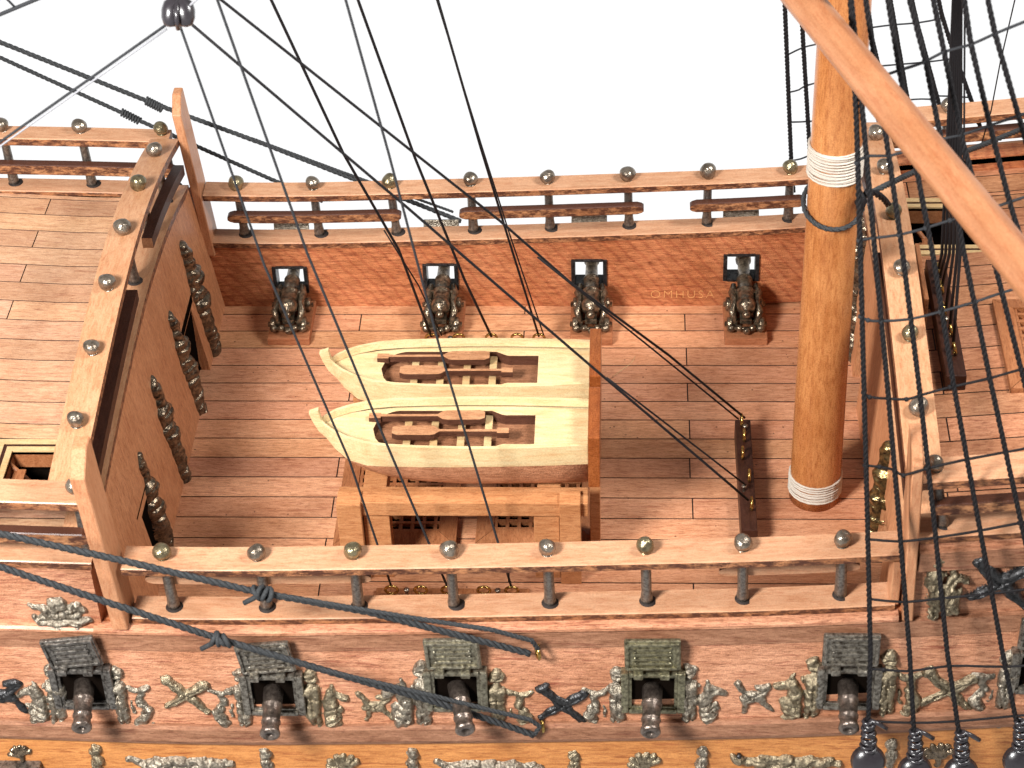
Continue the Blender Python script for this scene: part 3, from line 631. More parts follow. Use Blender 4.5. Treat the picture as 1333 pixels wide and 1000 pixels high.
BST = [(-5.18, 0.04, 5.12), (-5.02, .3, 5.1), (-4.75, .54, 5.08), (-4.35, .78, 5.05), (-3.8, .98, 5.03), (-3.1, 1.1, 5.01), (-2.2, 1.15, 5.0), (-1, 1.19, 5.0), (.5, 1.18, 5.0), (1.7, 1.13, 5.01), (2.72, 1.06, 5.03)]
ZSPL = 4.27
def make_boat(cy, label):
    t = thing('ship_boat', label, 'boat', (-1, cy, 3.38), 'boats stowed side by side on the deck')
    K = 3.15
    def sec(x, b, zg):
        k = (x+5.18)/7.9; kz = float(np.interp(x, [-5.18, -4.9, -4.5, -4, -3.3, -2, -1], [4.88, 4.45, 4.02, 3.75, 3.45, 3.2, K]))     # keel rises towards the bow
        zs = float(np.interp(x, [-5.18, -5, -4.5, -4, -3.2, 0, 3], [4.93, 4.6, 4.2, 4.1, 4.18, 4.27, 4.27]))
        return kz, zs
    # upper cream side
    bm = bmesh.new(); R = []
    for x, b, zg in BST:
        kz, zs = sec(x, b, zg)
        R.append([(x, -b*.97, zs), (x, -b, zs+.35*(zg-zs)), (x, -b*1.01, zg), (x, -max(b-.1, .0), zg), (x, -max(b-.13, 0), zg-.22)])
    for s in (1, -1):
        V = [[bm.verts.new((p[0], cy+s*p[1], p[2])) for p in r] for r in R]
        for i in range(len(V)-1):
            for j in range(4):
                f = bm.faces.new((V[i][j], V[i+1][j], V[i+1][j+1], V[i][j+1])); f.smooth = j < 1
    fixn(bm); obj('hull_side', bm, M['cream'], t)
    # lower brown bottom
    bm = bmesh.new(); V = []
    for x, b, zg in BST:
        kz, zs = sec(x, b, zg); row = []
        for k in range(-6, 7):
            a = math.copysign(abs(k/6)**.8, k)*math.pi/2; row.append(bm.verts.new((x, cy+math.copysign(abs(math.sin(a))**.42, a)*b*(.965-.05*math.cos(a)), kz+(zs-kz)*(1-max(0, math.cos(a))**1.0))))
        V.append(row)
    for i in range(len(V)-1):
        for j in range(12): f = bm.faces.new((V[i][j], V[i+1][j], V[i+1][j+1], V[i][j+1])); f.smooth = True
    bm.faces.new(V[-1]); fixn(bm); obj('hull_bottom', bm, M['boatbrown'], t)
    # inner deck with a cut-out cockpit
    x0, x1 = -3.65, 1.15
    def ob(x):   # half-width of the cut-out
        if x < x0+.8: return .86*math.sqrt(max(0, 1-((x0+.8-x)/.8)**2))
        if x > .2: return .66
        if x > -.15: return .86-(x+.15)/.35*.2
        return .86
    bm = bmesh.new(); zd = 4.72
    xs = sorted(set([q[0] for q in BST]+rng(x0, x1, .1)+rng(-5.1, x0, .3)))
    xs = [x for x in xs if x <= 2.72]
    def hb(x): return float(np.interp(x, [q[0] for q in BST], [q[1] for q in BST]))-.11
    def dz(x): return zd+float(np.interp(x, [-5.2, -3.5, 3], [.16, 0, 0]))
    for a, b in zip(xs[:-1], xs[1:]):
        for s in (1, -1):
            ia = ob(a) if x0 <= a <= x1 else 0; ib = ob(b) if x0 <= b <= x1 else 0
            if a >= x1-1e-6: ia = ib = 0
            if b <= x0+1e-6: ia = ib = 0
            q = [(a, ia), (b, ib), (b, max(hb(b), ib)), (a, max(hb(a), ia))]
            pts = [bm.verts.new((u, cy+s*v, dz(u))) for u, v in q]
            try: bm.faces.new(pts)
            except Exception: pass
            if ia or ib:
                l1 = [bm.verts.new((u, cy+s*v, z)) for u, v, z in ((a, ia, zd), (b, ib, zd), (b, ib, 4.35), (a, ia, 4.35))]
                f = bm.faces.new(l1); f.material_index = 1
    v = [bm.verts.new(c) for c in ((x1, cy-.66, zd), (x1, cy+.66, zd), (x1, cy+.66, 4.35), (x1, cy-.66, 4.35))]; f = bm.faces.new(v); f.material_index = 1
    bmesh.ops.remove_doubles(bm, verts=bm.verts, dist=1e-4); fixn(bm)
    for f in bm.faces:
        if f.material_index == 0 and f.normal.z < 0: f.normal_flip()
    obj('foredeck', bm, [M['cream'], M['oaredge']], t)
    bm = bmesh.new(); box(bm, x0-.05, x1+.05, cy-.9, cy+.9, 4.28, 4.36); obj('floor', bm, M['boatfloor'], t)
    for x in (-2.75, -1.95, -1.15, -.35):
        bm = bmesh.new(); box(bm, x, x+.22, cy-.86, cy+.86, 4.45, 4.55, .01); obj('thwart', bm, M['hatchlight'], t)
    # stem
    bm = bmesh.new(); pth = [(-5.42, 5.42), (-5.34, 5.1), (-5.2, 4.75), (-5.0, 4.5), (-4.7, 4.15), (-4.3, 3.88)]
    wv = []
    for i, (x, z) in enumerate(pth):
        w = .2 if i < 1 else .17
        wv.append([bm.verts.new((x+dx, cy+dy, z+dx*.4)) for dx, dy in ((-w*.4, -.09), (w, -.09), (w, .09), (-w*.4, .09))])
    for i in range(len(wv)-1):
        for j in range(4): bm.faces.new((wv[i][j], wv[i+1][j], wv[i+1][(j+1) % 4], wv[i][(j+1) % 4]))
    bm.faces.new(wv[0]); bm.faces.new(wv[-1]); fixn(bm); obj('stem', bm, M['cream'], t)
    bm = bmesh.new(); box(bm, 2.73, 3.08, cy-1.2, cy+1.15, 3.5, 5.42, .04); obj('transom', bm, M['gloss'], t)
    return t
bm = bmesh.new(); box(bm, 2.75, 3.06, -8.15, -7.5, .38, 3.49, .02); obj('stern_support', bm, M['frame'], cr)
make_boat(-7.95, 'cream wooden boat with brown bottom, the nearer of the two on the cradle')
make_boat(-5.1, 'cream wooden boat behind the other, its brown bottom hidden')
def oar(cx, cy, z, flip, label, tilt=.0):
    L = 2.6; pts = [(-L*.86, .13), (-L*.72, .13), (-L*.72, .055), (-.1, .055), (.05, .2), (.2, .235), (1.2, .235), (1.36, .15), (1.36, -.15), (1.2, -.235), (.2, -.235), (.05, -.2), (-.1, -.055), (-L*.72, -.055), (-L*.72, -.13), (-L*.86, -.13)]
    bm = bmesh.new(); k = -1 if flip else 1; lo, hi = [], []
    for x, y in pts:
        X = cx+k*x*.96; Y = cy+y*.92+tilt*x
        lo.append(bm.verts.new((X, Y, z))); hi.append(bm.verts.new((X, Y, z+.2)))
    n = len(pts); bm.faces.new(hi); bm.faces.new(lo[::-1])
    for j in range(n):
        f = bm.faces.new((lo[j], lo[(j+1) % n], hi[(j+1) % n], hi[j])); f.material_index = 1
    fixn(bm)
    for f in bm.faces:
        if f.normal.z > .5: f.material_index = 0
    return tag(obj('oar', bm, [M['oar'], M['oaredge']]), label, 'oar', 'oars lying in the boats')
oar(-1.65, -7.5, 4.7, False, 'brown oar along the far side of the nearer boat, blade to the right', .01)
oar(-1.75, -8.2, 4.7, True, 'brown oar along the near side of the nearer boat, blade to the left')
oar(-1.65, -4.65, 4.7, False, 'brown oar along the far side of the farther boat, blade to the right', .01)
oar(-1.75, -5.35, 4.7, True, 'brown oar along the near side of the farther boat, blade to the left')

# ================================================================== MAST, SPAR
ms = thing('mast', 'thick varnished mast with two white thread bindings and a rope collar', 'mast', (9.75, -5.6, 0))
bm = bmesh.new()
mb, mt = Vector((9.76, -5.55, 0)), Vector((9.55, -5.5, 34)); md = mt-mb
lathe(bm, [(0, -.02), (.79, -.02)]+[(.79-.0055*h, h) for h in range(1, 35, 3)]+[(0, 34.2)], mb, md, 40); obj('pole', bm, M['mast'], ms)
def wrap(z0, z1, r, n, nm='thread_binding', m='white', tr=.032):
    bm = bmesh.new(); pts = []
    for k in range(n*20+1):
        a = k/20*2*math.pi; z = z0+(z1-z0)*k/(n*20); c = mb+md.normalized()*z
        pts.append((c.x+math.cos(a)*(r+.02*math.sin(a*.37)), c.y+math.sin(a)*(r+.02*math.sin(a*.37)), c.z+.03*math.sin(a*.53)))
    tube(bm, pts, tr, 5); return obj(nm, bm, M[m], ms)
zb = at(1082, 245, 'y', -6.3).z
wrap(zb-.0, zb+1.0, .755, 21); wrap(.3, 1.0, .8, 15)
bm = bmesh.new(); zr = at(1080, 298, 'y', -6.3).z
pts = [(9.7+math.cos(a)*.84, -5.55+math.sin(a)*.84, zr+.35*math.sin(a)+.38) for a in [k/24*2*math.pi for k in range(25)]]
twisted(bm, pts, .075); obj('rope_collar', bm, M['greyrope'], ms)
# diagonal spar passing close to the camera
A, B = atd(1046, 0, 53), atd(1306, 318, 47)
dAB = (B-A); A2, B2 = A-dAB*.9, B+dAB*.8
bm = bmesh.new()
d = (B2-A2).normalized(); u = d.cross(FWD).normalized(); v = d.cross(u)
rings = []
for k in range(13):
    t_ = k/12; c = A2.lerp(B2, t_); r = .42+.03*t_; ring = []
    for q in range(8):
        for dq in (-.07, .07):
            a = (q+.5)*math.pi/4+dq; ring.append(bm.verts.new(c+(u*math.cos(a)+v*math.sin(a))*r))
    rings.append(ring)
for i in range(12):
    for k in range(16): f = bm.faces.new((rings[i][k], rings[i][(k+1) % 16], rings[i+1][(k+1) % 16], rings[i+1][k])); f.smooth = True
bm.faces.new(rings[0][::-1]); bm.faces.new(rings[-1])
# grain runs along the spar: give it its own axes
sp_ = obj('spar', bm, M['spar']); 
Rm = Matrix((d, u, v)).transposed().to_4x4(); 
sp_.data.transform(Rm.inverted() @ Matrix.Translation(-A)); sp_.matrix_world = Matrix.Translation(A) @ Rm
tag(sp_, 'large pale wooden spar crossing diagonally in front of the mast, out of focus', 'spar')

# ================================================================== CANNONS
def deck_cannon(x, label):
    t = thing('deck_cannon', label, 'cannon', (x, 3.2, 0), 'deck cannons along the far bulwark')
    bm = bmesh.new(); box(bm, x-.72, x+.74, 2.1, 4.3, .003, .3, .03); obj('platform', bm, M['chip'], t)
    bm = bmesh.new()
    for s in (-1, 1):
        cx = x+s*.38
        for (y0, y1, z1) in ((2.5, 2.95, .72), (2.9, 3.4, .92), (3.35, 4.1, 1.08)): box(bm, cx-.1, cx+.1, y0, y1, .42, z1, .03)
        tube(bm, [(cx, 2.55, .66), (cx+s*.1, 2.8, .95), (cx, 3.1, 1.1), (cx+s*.08, 3.5, 1.2), (cx, 3.9, 1.25)], [.1, .13, .1, .13, .09], 8)
    box(bm, x-.45, x+.45, 2.75, 2.9, .45, .6, .02); box(bm, x-.45, x+.45, 3.8, 3.95, .45, .6, .02); box(bm, x-.2, x+.2, 2.5, 2.9, .6, .8, .04)
    obj('carriage', bm, M['bronze'], t)
    for y in (2.62, 3.75):
        for s in (-1, 1):
            bm = bmesh.new(); lathe(bm, [(0, -.02), (.24, 0), (.25, .04), (.25, .14), (.22, .18), (.1, .19), (.09, .26), (0, .27)], (x+s*.46, y, .53), (s, 0, 0), 14); obj('wheel', bm, M['bronze'], t)
    bm = bmesh.new(); a = Vector((x, 2.62, 1.12)); dd = Vector((0, 1, .08))
    lathe(bm, [(0, -.36), (.1, -.34), (.15, -.25), (.13, -.15), (.07, -.1), (.09, -.03), (.27, .03), (.31, .1), (.33, .2), (.34, .3), (.3, .34), (.3, .8), (.33, .84), (.33, .9), (.28, .95), (.25, 1.5), (.28, 1.54), (.28, 1.6), (.23, 1.65), (.2, 2.5), (.27, 2.56), (.28, 2.68), (.22, 2.74), (.12, 2.74), (.11, 2.4), (0, 2.4)], a, dd, 18); obj('barrel', bm, M['bronze'], t)
    bm = bmesh.new(); lathe(bm, [(0, -.5), (.1, -.5), (.1, .5), (0, .5)], (x, 3.55, 1.2), (1, 0, 0), 10); obj('trunnion', bm, M['bronze'], t)
    bm = bmesh.new(); tube(bm, [(x-.5, 2.42, .5), (x, 2.34, .55), (x+.5, 2.42, .5)], .06, 8)
    for s in (-1, 1):
        bmesh.ops.create_icosphere(bm, subdivisions=2, radius=.15, matrix=Matrix.Translation((x+s*.5, 2.42, .5)))
        bmesh.ops.create_icosphere(bm, subdivisions=2, radius=.13, matrix=Matrix.Translation((x+s*.22, 2.36, .55)))
    bmesh.ops.create_icosphere(bm, subdivisions=2, radius=.14, matrix=Matrix.Translation((x+.02, 2.26, .52)))
    for f in bm.faces: f.smooth = True
    obj('rear_knobs', bm, M['bronze'], t)
    return t
D_ = ['first from the left, beside the bulkhead', 'second from the left, behind the boat bows', 'third from the left, behind the boats', 'rightmost, on a pale block']
for i, x in enumerate(PORTX):
    deck_cannon(x+(.12 if i == 3 else 0.08), 'dark bronze deck cannon in the far bulwark, '+D_[i])
    # far gun port: dark lining in the opening, lid raised outside
    t = thing('far_gun_port', 'black lined gun port in the far bulwark at the cannon '+D_[i].split(',')[0], 'gun port', (x, 4.6, 1.2), 'gun ports of the far bulwark')
    k = sheer(x); z0, z1 = PZ0+k, PZ1+k; bm = bmesh.new()
    for (a, b, c, e) in ((x-PW-.02, x-PW+.12, z0, z1), (x+PW-.12, x+PW+.02, z0, z1), (x-PW+.12, x+PW-.12, z0-.02, z0+.1), (x-PW+.12, x+PW-.12, z1-.06, z1+.02)): box(bm, a, b, 4.27, 4.85, c, e, .02)
    obj('lining', bm, M['iron'], t)
    bm = bmesh.new(); box(bm, x-.62, x+.62, 0, .12, 0, 1.0, .03, rot=Matrix.Translation((0, 5.3, z1+.0)) @ Matrix.Rotation(math.radians(-20), 4, 'X')); obj('lid', bm, M['pewter'], t)
# faint lettering on the far bulwark
cu = bpy.data.curves.new('lettering', 'FONT'); cu.body = 'OMHUSA'; cu.size = .47; cu.extrude = .004; cu.offset = -.014; cu.space_character = 1.25
to = bpy.data.objects.new('lettering_tmp', cu); COL.objects.link(to); bpy.context.view_layer.update()
me = bpy.data.meshes.new_from_object(to.evaluated_get(bpy.context.evaluated_depsgraph_get())); bpy.data.objects.remove(to)
q0 = at(846, 388, 'y', 4.345); me.transform(Matrix.Translation((q0.x, 4.345, q0.z)) @ Matrix.Rotation(math.radians(90), 4, 'X'))
obj('lettering', me, M['ink'], hull)

def gun_port(px, py, label, shift=0.0, m='port', yaw=0, lidtilt=20, vis=True):
    """near side port: frame around (px,py) on the gun strake"""
    c = at(px, py-5, 'y', -14.3); x, z = c.x, c.z
    t = thing('gun_port', label, 'gun port', (x, -14.3, z), 'gun ports of the near side')
    w, h = .86, .8; bm = bmesh.new()
    for (a, b, zz0, zz1) in ((x-w-.05, x-w+.17, z-h, z+h), (x+w-.17, x+w+.05, z-h, z+h), (x-w+.17, x+w-.17, z-h-.02, z-h+.14), (x-w+.17, x+w-.17, z+h-.14, z+h+.02)): box(bm, a, b, -14.52, -14.1, zz0, zz1, .05)
    w2, h2 = w-.16, h-.13
    for (a, b, zz0, zz1) in ((x-w2-.02, x-w2+.1, z-h2, z+h2), (x+w2-.1, x+w2+.02, z-h2, z+h2), (x-w2+.1, x+w2-.1, z-h2-.02, z-h2+.08), (x-w2+.1, x+w2-.1, z+h2-.08, z+h2+.02)): box(bm, a, b, -14.44, -14.15, zz0, zz1, .03)
    for s in (-.42, .32): box(bm, x+s-.14, x+s+.14, -14.72, -14.4, z+h-.02, z+h+.16, .05)
    obj('frame', bm, M[m], t)
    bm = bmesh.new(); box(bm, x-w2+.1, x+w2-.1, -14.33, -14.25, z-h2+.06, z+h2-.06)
    o = obj('shade_slab', bm, M['dark'], t)  # black slab stands in for the shade inside the port
    R = Matrix.Translation((x, -14.4, z+h+.16)) @ Matrix.Rotation(math.radians(lidtilt), 4, 'X') @ Matrix.Rotation(yaw, 4, 'Y')
    bm = bmesh.new(); box(bm, -.8, .78, -.06, .1, -.04, 1.12, .05, rot=R)
    for zz in (0.02, .98): box(bm, -.74, .72, -.13, -.05, zz, zz+.09, .03, rot=R)
    for xx in (-.76, .65): box(bm, xx, xx+.09, -.13, -.05, .03, 1.06, .03, rot=R)
    for k in range(4): box(bm, -.56, .54, -.1, -.05, .2+.19*k, .3+.19*k, .03, rot=R)
    for sx in (-.5, .48):
        for k in range(3):
            bmesh.ops.create_icosphere(bm, subdivisions=1, radius=.035, matrix=R @ Matrix.Translation((sx, -.1, (.3+.22*k))))
    obj('lid', bm, M[m], t)
    # gun
    bx = x+shift*.2; a = Vector((bx, -14.3, z+.05)); dd = Vector((shift, -1, -.14))
    bm = bmesh.new(); L = 1.55
    lathe(bm, [(0, -.05), (.3, -.04), (.28, .5), (.3, .54), (.3, .58), (.27, .62), (.25, L-.5), (.28, L-.47), (.28, L-.42), (.245, L-.38), (.25, L-.2), (.29, L-.1), (.29, L-.02), (.22, L+.03), (.13, L+.02), (.11, L-.25), (0, L-.25)], a, dd, 20)
    obj('gun_barrel', bm, M['barrel'], t)
    return t
GP = [(109, 897, 'leftmost gun port of the near side, its lid twisted askew', .12, 'iron2'), (356, 905, 'second gun port from the left, dark grey lid crossed by a rope', .04, 'port'),
      (594, 900, 'third gun port from the left, pale lid under two ropes', .2, 'portl'), (850, 902, 'greenish gun port below the middle of the near railing, fourth from the left', -.05, 'portg'),
      (1104, 897, 'fifth gun port from the left, its right edge behind the first shroud', -.05, 'port'), (1356, 876, 'gun port cut off by the right edge of the photo', 0, 'port')]
M['iron2'] = metal('gunport_dark', (.26, .24, .215), (.05, .042, .036), .33, .8, .5, 8)
M['portl'] = metal('gunport_pale', (.38, .35, .26), (.10, .085, .06), .36, .8, .5, 8)
M['portg'] = metal('gunport_green', (.32, .295, .19), (.08, .07, .042), .34, .8, .5, 8)
for i, (px, py, lb, sh, m) in enumerate(GP): gun_port(px, py, lb, sh, m, yaw=(-.14, -.12, -.04, -.02, .0, 0)[i], lidtilt=(4, 2, 2, 1, -2, 2)[i])

# ================================================================== METAL RELIEF ORNAMENTS
def relief(nm, caps, origin, U, V, N, mtl, label, cat, group, sc=1.0, mirror=False, k=1.0, seed=0, noise=.05, step=.03, grooves=(), base=0.02, fat=1.0):
    rs = np.random.RandomState(seed+1)
    C = np.array([c[:6] for c in caps], float); C[:, 2] *= fat; C[:, 5] *= fat
    if mirror: C[:, 0] *= -1; C[:, 3] *= -1
    pad = .1; x0 = (np.minimum(C[:, 0]-C[:, 2], C[:, 3]-C[:, 5])).min()-pad; x1 = (np.maximum(C[:, 0]+C[:, 2], C[:, 3]+C[:, 5])).max()+pad
    y0 = (np.minimum(C[:, 1]-C[:, 2], C[:, 4]-C[:, 5])).min()-pad; y1 = (np.maximum(C[:, 1]+C[:, 2], C[:, 4]+C[:, 5])).max()+pad
    st = step/sc; xs = np.arange(x0, x1, st); ys = np.arange(y0, y1, st); X, Y = np.meshgrid(xs, ys, indexing='ij')
    wx = X+.025*np.sin(Y*9+seed)+.015*np.sin(Y*23+seed*2); wy = Y+.02*np.sin(X*11+seed)
    Hh = np.full(X.shape, -9.0)
    for c in C:
        ax, ay, ra, bx, by_, rb = c; dx, dy = bx-ax, by_-ay; L2 = dx*dx+dy*dy+1e-9
        t = np.clip(((wx-ax)*dx+(wy-ay)*dy)/L2, 0, 1); d = np.hypot(wx-ax-t*dx, wy-ay-t*dy); r = ra+(rb-ra)*t
        h = np.where(d < r, np.sqrt(np.maximum(r*r-d*d, 0))*k, -(d-r)*2.5); Hh = np.maximum(Hh, h)
    nz = np.zeros(X.shape)
    for q in range(10):
        a, b = rs.uniform(-1, 1, 2); f = rs.uniform(9, 42); nz += np.sin(f*(a*X+b*Y)+rs.uniform(0, 6))*(11/f)
    Hh = Hh+np.where(Hh > -.1, nz*noise*.35, 0)
    for (ax, ay, bx, by_, gw, gd) in grooves:
        if mirror: ax, bx = -ax, -bx
        dx, dy = bx-ax, by_-ay; t = np.clip(((X-ax)*dx+(Y-ay)*dy)/(dx*dx+dy*dy+1e-9), 0, 1); d = np.hypot(X-ax-t*dx, Y-ay-t*dy)
        Hh -= gd*np.exp(-(d/gw)**2)
    keep = Hh > -.14; idx = -np.ones(X.shape, int); vs = []
    O, U, V, N = Vector(origin), Vector(U), Vector(V), Vector(N)
    ii, jj = np.where(keep)
    idx[ii, jj] = np.arange(len(ii))
    P = (np.array(O)[None]+X[ii, jj][:, None]*sc*np.array(U)+Y[ii, jj][:, None]*sc*np.array(V)+(Hh[ii, jj][:, None]*sc+base)*np.array(N))
    a = idx[:-1, :-1]; b = idx[1:, :-1]; c = idx[1:, 1:]; d = idx[:-1, 1:]; ok = (a >= 0) & (b >= 0) & (c >= 0) & (d >= 0)
    F = np.stack([a[ok], b[ok], c[ok], d[ok]], 1)
    Pc = P-np.array(O)
    me = bpy.data.meshes.new(nm); me.from_pydata(Pc.tolist(), [], F.tolist()); me.update()
    o = obj(nm, me, mtl, None, True); o.location = O
    return tag(o, label, cat, group)
HN = Vector((0, -1, .07)).normalized(); HU = Vector((1, 0, 0)); HV = HU.cross(-HN).normalized()*1
if HV.z < 0: HV = -HV
# a standing figure (x>0 = towards the beast); height about 2.4
FIG = [(0, 1.02, .19, 0, 1.05, .18), (0, .86, .1, 0, .7, .12), (-.1, .55, .2, .1, .55, .2), (0, .5, .24, 0, .1, .2), (0, .1, .21, .02, -.3, .19), (0, -.3, .2, .03, -1.15, .11), (.1, -.4, .12, .12, -1.1, .09), (-.18, .6, .1, -.2, .1, .07), (.0, 1.2, .12, .08, 1.12, .12)]
BEAST1 = [(.1, .1, .14, .45, .0, .16), (.1, -.75, .12, .5, -.9, .12), (.55, .45, .13, .9, .3, .11), (.55, .45, .15, .42, .0, .2), (.42, .05, .22, .5, -.45, .24), (.5, -.4, .24, .62, -.8, .16), (.62, -.85, .13, .45, -1.0, .1), (.2, .1, .13, .4, .1, .15), (.5, .55, .08, .52, .72, .04), (.72, -.1, .1, .68, -.5, .1), (.3, -.6, .08, .35, -.95, .07)]
BEAST2 = [(.1, -.95, .1, .5, -1.0, .12), (.05, .52, .1, .3, .5, .1), (.2, .5, .1, .55, .42, .08), (.55, .42, .09, .85, .55, .06), (.6, .42, .1, .55, .05, .12), (.55, .05, .13, .72, -.3, .16), (.72, -.3, .17, .55, -.7, .17), (.55, -.7, .16, .35, -.95, .14), (.35, -.95, .12, .8, -1.02, .12), (.8, -.98, .14, .86, -.85, .08), (.3, .0, .06, .35, -.35, .06)]
GR = [(-.15, .86, .15, .86, .05, .1), (-.12, 1.04, .12, 1.04, .03, .06), (.24, .9, .26, -1.1, .035, .1), (0, .5, 0, -.2, .03, .06), (-.15, .3, .15, .3, .03, .05), (.05, -.35, .05, -1.1, .03, .08), (.38, -.1, .6, .0, .03, .07), (.38, -.3, .66, -.2, .03, .07), (.4, -.5, .7, -.4, .03, .07), (-.1, -.5, .1, -.6, .02, .05), (-.1, -.7, .1, -.8, .02, .05), (-.1, -.9, .1, -1.0, .02, .05)]
def fig(px, py, var, mirror, label, m='pewter', sc=1.0, yy=-14.28, seed=0):
    c = at(px, py+5, 'y', yy)
    relief('figure_ornament', FIG+(BEAST1 if var == 1 else BEAST2), c, HU, HV, HN, M[m], label, 'ornament', 'cast metal figures beside the gun ports', sc*1.13, mirror, .8, seed, .055, .025, GR, base=.06, fat=1.02)
fig(75, 908, 1, True, 'pewter figure with a shaggy beast left of the leftmost gun port', 'pewter', 1.0, seed=1)
fig(157, 907, 2, False, 'pewter figure with a curling tail right of the leftmost gun port', 'pewter', .92, seed=2)
fig(318, 912, 2, True, 'pewter figure with bent serpent left of the second gun port, against its frame', 'pewter', .95, seed=3)
fig(408, 912, 1, False, 'brassy figure with winged beast right of the second gun port', 'brassy', .95, seed=4)
fig(552, 908, 1, True, 'slim pewter figure with small beast left of the third gun port', 'pewter', 1.05, seed=5)
fig(648, 914, 2, False, 'golden grey figure with open scroll right of the third gun port, behind the rope', 'brassy', 1.0, seed=6)
fig(804, 912, 2, True, 'pewter figure with kneeling serpent left of the greenish gun port', 'pewter', 1.0, seed=7)
fig(896, 906, 1, False, 'pewter figure with scaly beast right of the greenish gun port', 'pewter', .96, seed=8)
fig(1058, 900, 1, True, 'brassy figure with horse-headed beast left of the fifth gun port', 'brassy', 1.0, seed=9)
fig(1154, 892, 2, False, 'brassy figure with round head between the first two shrouds, right of the fifth gun port', 'brassy', 1.0, seed=10)
fig(1308, 892, 2, True, 'pewter figure with serpent behind the fourth shroud at right', 'pewter', 1.0, seed=11)
c_ = 0
cc = at(1217, 767, 'y', -14.1)
relief('figure_ornament', FIG+BEAST1, cc, HU, HV, HN, M['brassy'], 'brassy figure and beast high on the hull behind the third shroud', 'ornament', 'cast metal figures beside the gun ports', .9, False, .8, 12, .1, .03, GR)
XO = [(-.6, .62, .12, .0, -.02, .15), (0, 0, .15, .62, -.72, .09), (-.68, -.5, .08, 0, -.02, .13), (0, 0, .13, .62, .42, .14), (-.6, .62, .15, -.52, .7, .1)]
XG = [(-.6, .6, .6, -.7, .03, .05), (-.6, -.45, .6, .4, .03, .05), (-.15, .1, .15, -.1, .03, .06)]
XK = [(-.5, .6, .1, -.2, .1, .12), (-.2, .1, .14, .3, .05, .13), (.3, .1, .12, .6, .45, .1), (.55, .45, .12, .2, .42, .08), (-.25, -.08, .14, .35, -.1, .14), (-.15, -.1, .1, -.25, -.7, .08), (.3, -.1, .11, .7, -.6, .08)]
def xo(px, py, caps, label, m, sc, yy=-14.28, seed=0, mirror=False):
    c = at(px, py, 'y', yy); relief('crossed_ornament', caps, c, HU, HV, HN, M[m], label, 'ornament', 'crossed metal ornaments on the hull', sc, mirror, .75, seed, .03, .025, XG, base=.08, fat=1.12)
xo(243, 903, XO, 'small olive crossed-cannons ornament between the first two gun ports', 'brassy', .88, seed=1)
xo(486, 917, XK, 'small crossed ornament with a knot between the second and third gun ports', 'brassy', .78, seed=2)
xo(733, 915, XO, 'black crossed ornament below the rope end between the third and fourth gun ports', 'iron', .98, seed=3)
xo(978, 905, XK, 'dark knotted crossed ornament between the greenish and the fifth gun port', 'pewter', .82, seed=4)
xo(1235, 896, XO, 'olive crossed ornament between the second and fourth shrouds', 'brassy', 1.05, seed=5)
xo(1303, 757, XO, 'black crossed ornament high on the hull at the right edge', 'iron', 1.1, -14.1, seed=6)
xo(0, 903, XK, 'dark winged ornament cut off by the left edge of the photo', 'iron', 1.0, seed=7)
# crowned seraph on the quarterdeck side
CR = [(-.8, .32, .1, -.45, .2, .14), (-.45, .2, .16, -.35, -.1, .14), (-.05, .4, .26, 0, .38, .28), (.3, .15, .16, .55, .35, .15), (.55, .3, .12, .68, .1, .12), (-.6, -.28, .15, 0, -.38, .17), (0, -.38, .17, .6, -.28, .15), (-.75, -.1, .07, -.6, -.3, .1), (.6, -.28, .1, .85, -.22, .09), (-.5, -.1, .12, .5, -.05, .14), (-.3, .2, .12, .3, .15, .13), (-.45, -.5, .09, .45, -.5, .1)]
CG = [(-.6, -.22, .6, -.22, .03, .06), (-.5, -.42, .5, -.42, .03, .06), (0, .2, 0, -.1, .03, .06), (.25, .35, .3, .0, .03, .06), (-.25, .4, -.3, .0, .03, .05), (.45, .35, .42, .05, .03, .06)]
relief('crown_ornament', CR, at(78, 799, 'y', -13.97), HU, HV, HN, M['pewter'], 'broad crown-like pewter ornament above the leftmost gun port lid', 'ornament', None, .98, False, .7, 3, .06, .025, CG)
# lower row
CH = [(0, .35, .22, .02, .36, .22), (0, -.02, .2, 0, -.15, .24), (-.05, -.3, .18, .05, -.7, .14), (.0, .52, .14, .1, .5, .12)]
CHG = [(-.15, .22, .15, .2, .025, .07), (0, 0, 0, -.6, .02, .05), (-.15, -.1, -.1, -.3, .02, .05), (.15, -.1, .1, -.3, .02, .05)]
for i, (px, py, w) in enumerate([(126, 985, 'left of the long scroll at lower left'), (347, 990, 'right of the long scroll at lower left'), (537, 990, 'left of the middle scroll'), (748, 993, 'right of the middle scroll'), (914, 988, 'right of the pale shell'), (1160, 978, 'beside the first deadeye'), (1322, 985, 'beside the fourth deadeye')]):
    relief('cherub_ornament', CH, at(px, py, 'y', -14.56), HU, HV, HN, M['pewter' if i % 3 else 'brassy'], 'small cherub-like ornament on the yellow strake, '+w, 'ornament', 'small figures on the yellow strake', .8, i % 2 == 1, .9, i, .06, .022, CHG)
SHL = []
for a in range(-80, 81, 27): SHL.append((0, -.3, .08, .55*math.sin(math.radians(a)), -.3+.62*math.cos(math.radians(a)), .12))
for i, (px, py, w) in enumerate([(448, 992, 'between the second and third cherub'), (840, 990, 'below the greenish gun port'), (1222, 978, 'between two shroud ends, dark'), (27, 978, 'on top of the lower gun port at left')]):
    relief('shell_ornament', SHL+[(0, -.35, .12, 0, -.6, .1)], at(px, py, 'y', -14.56), HU, HV, HN, M['brassy' if i < 2 else 'bronze'], 'fan shaped shell ornament, '+w, 'ornament', 'shell ornaments on the yellow strake', .85 if i < 3 else .6, False, 1.0, i, .05, .022)
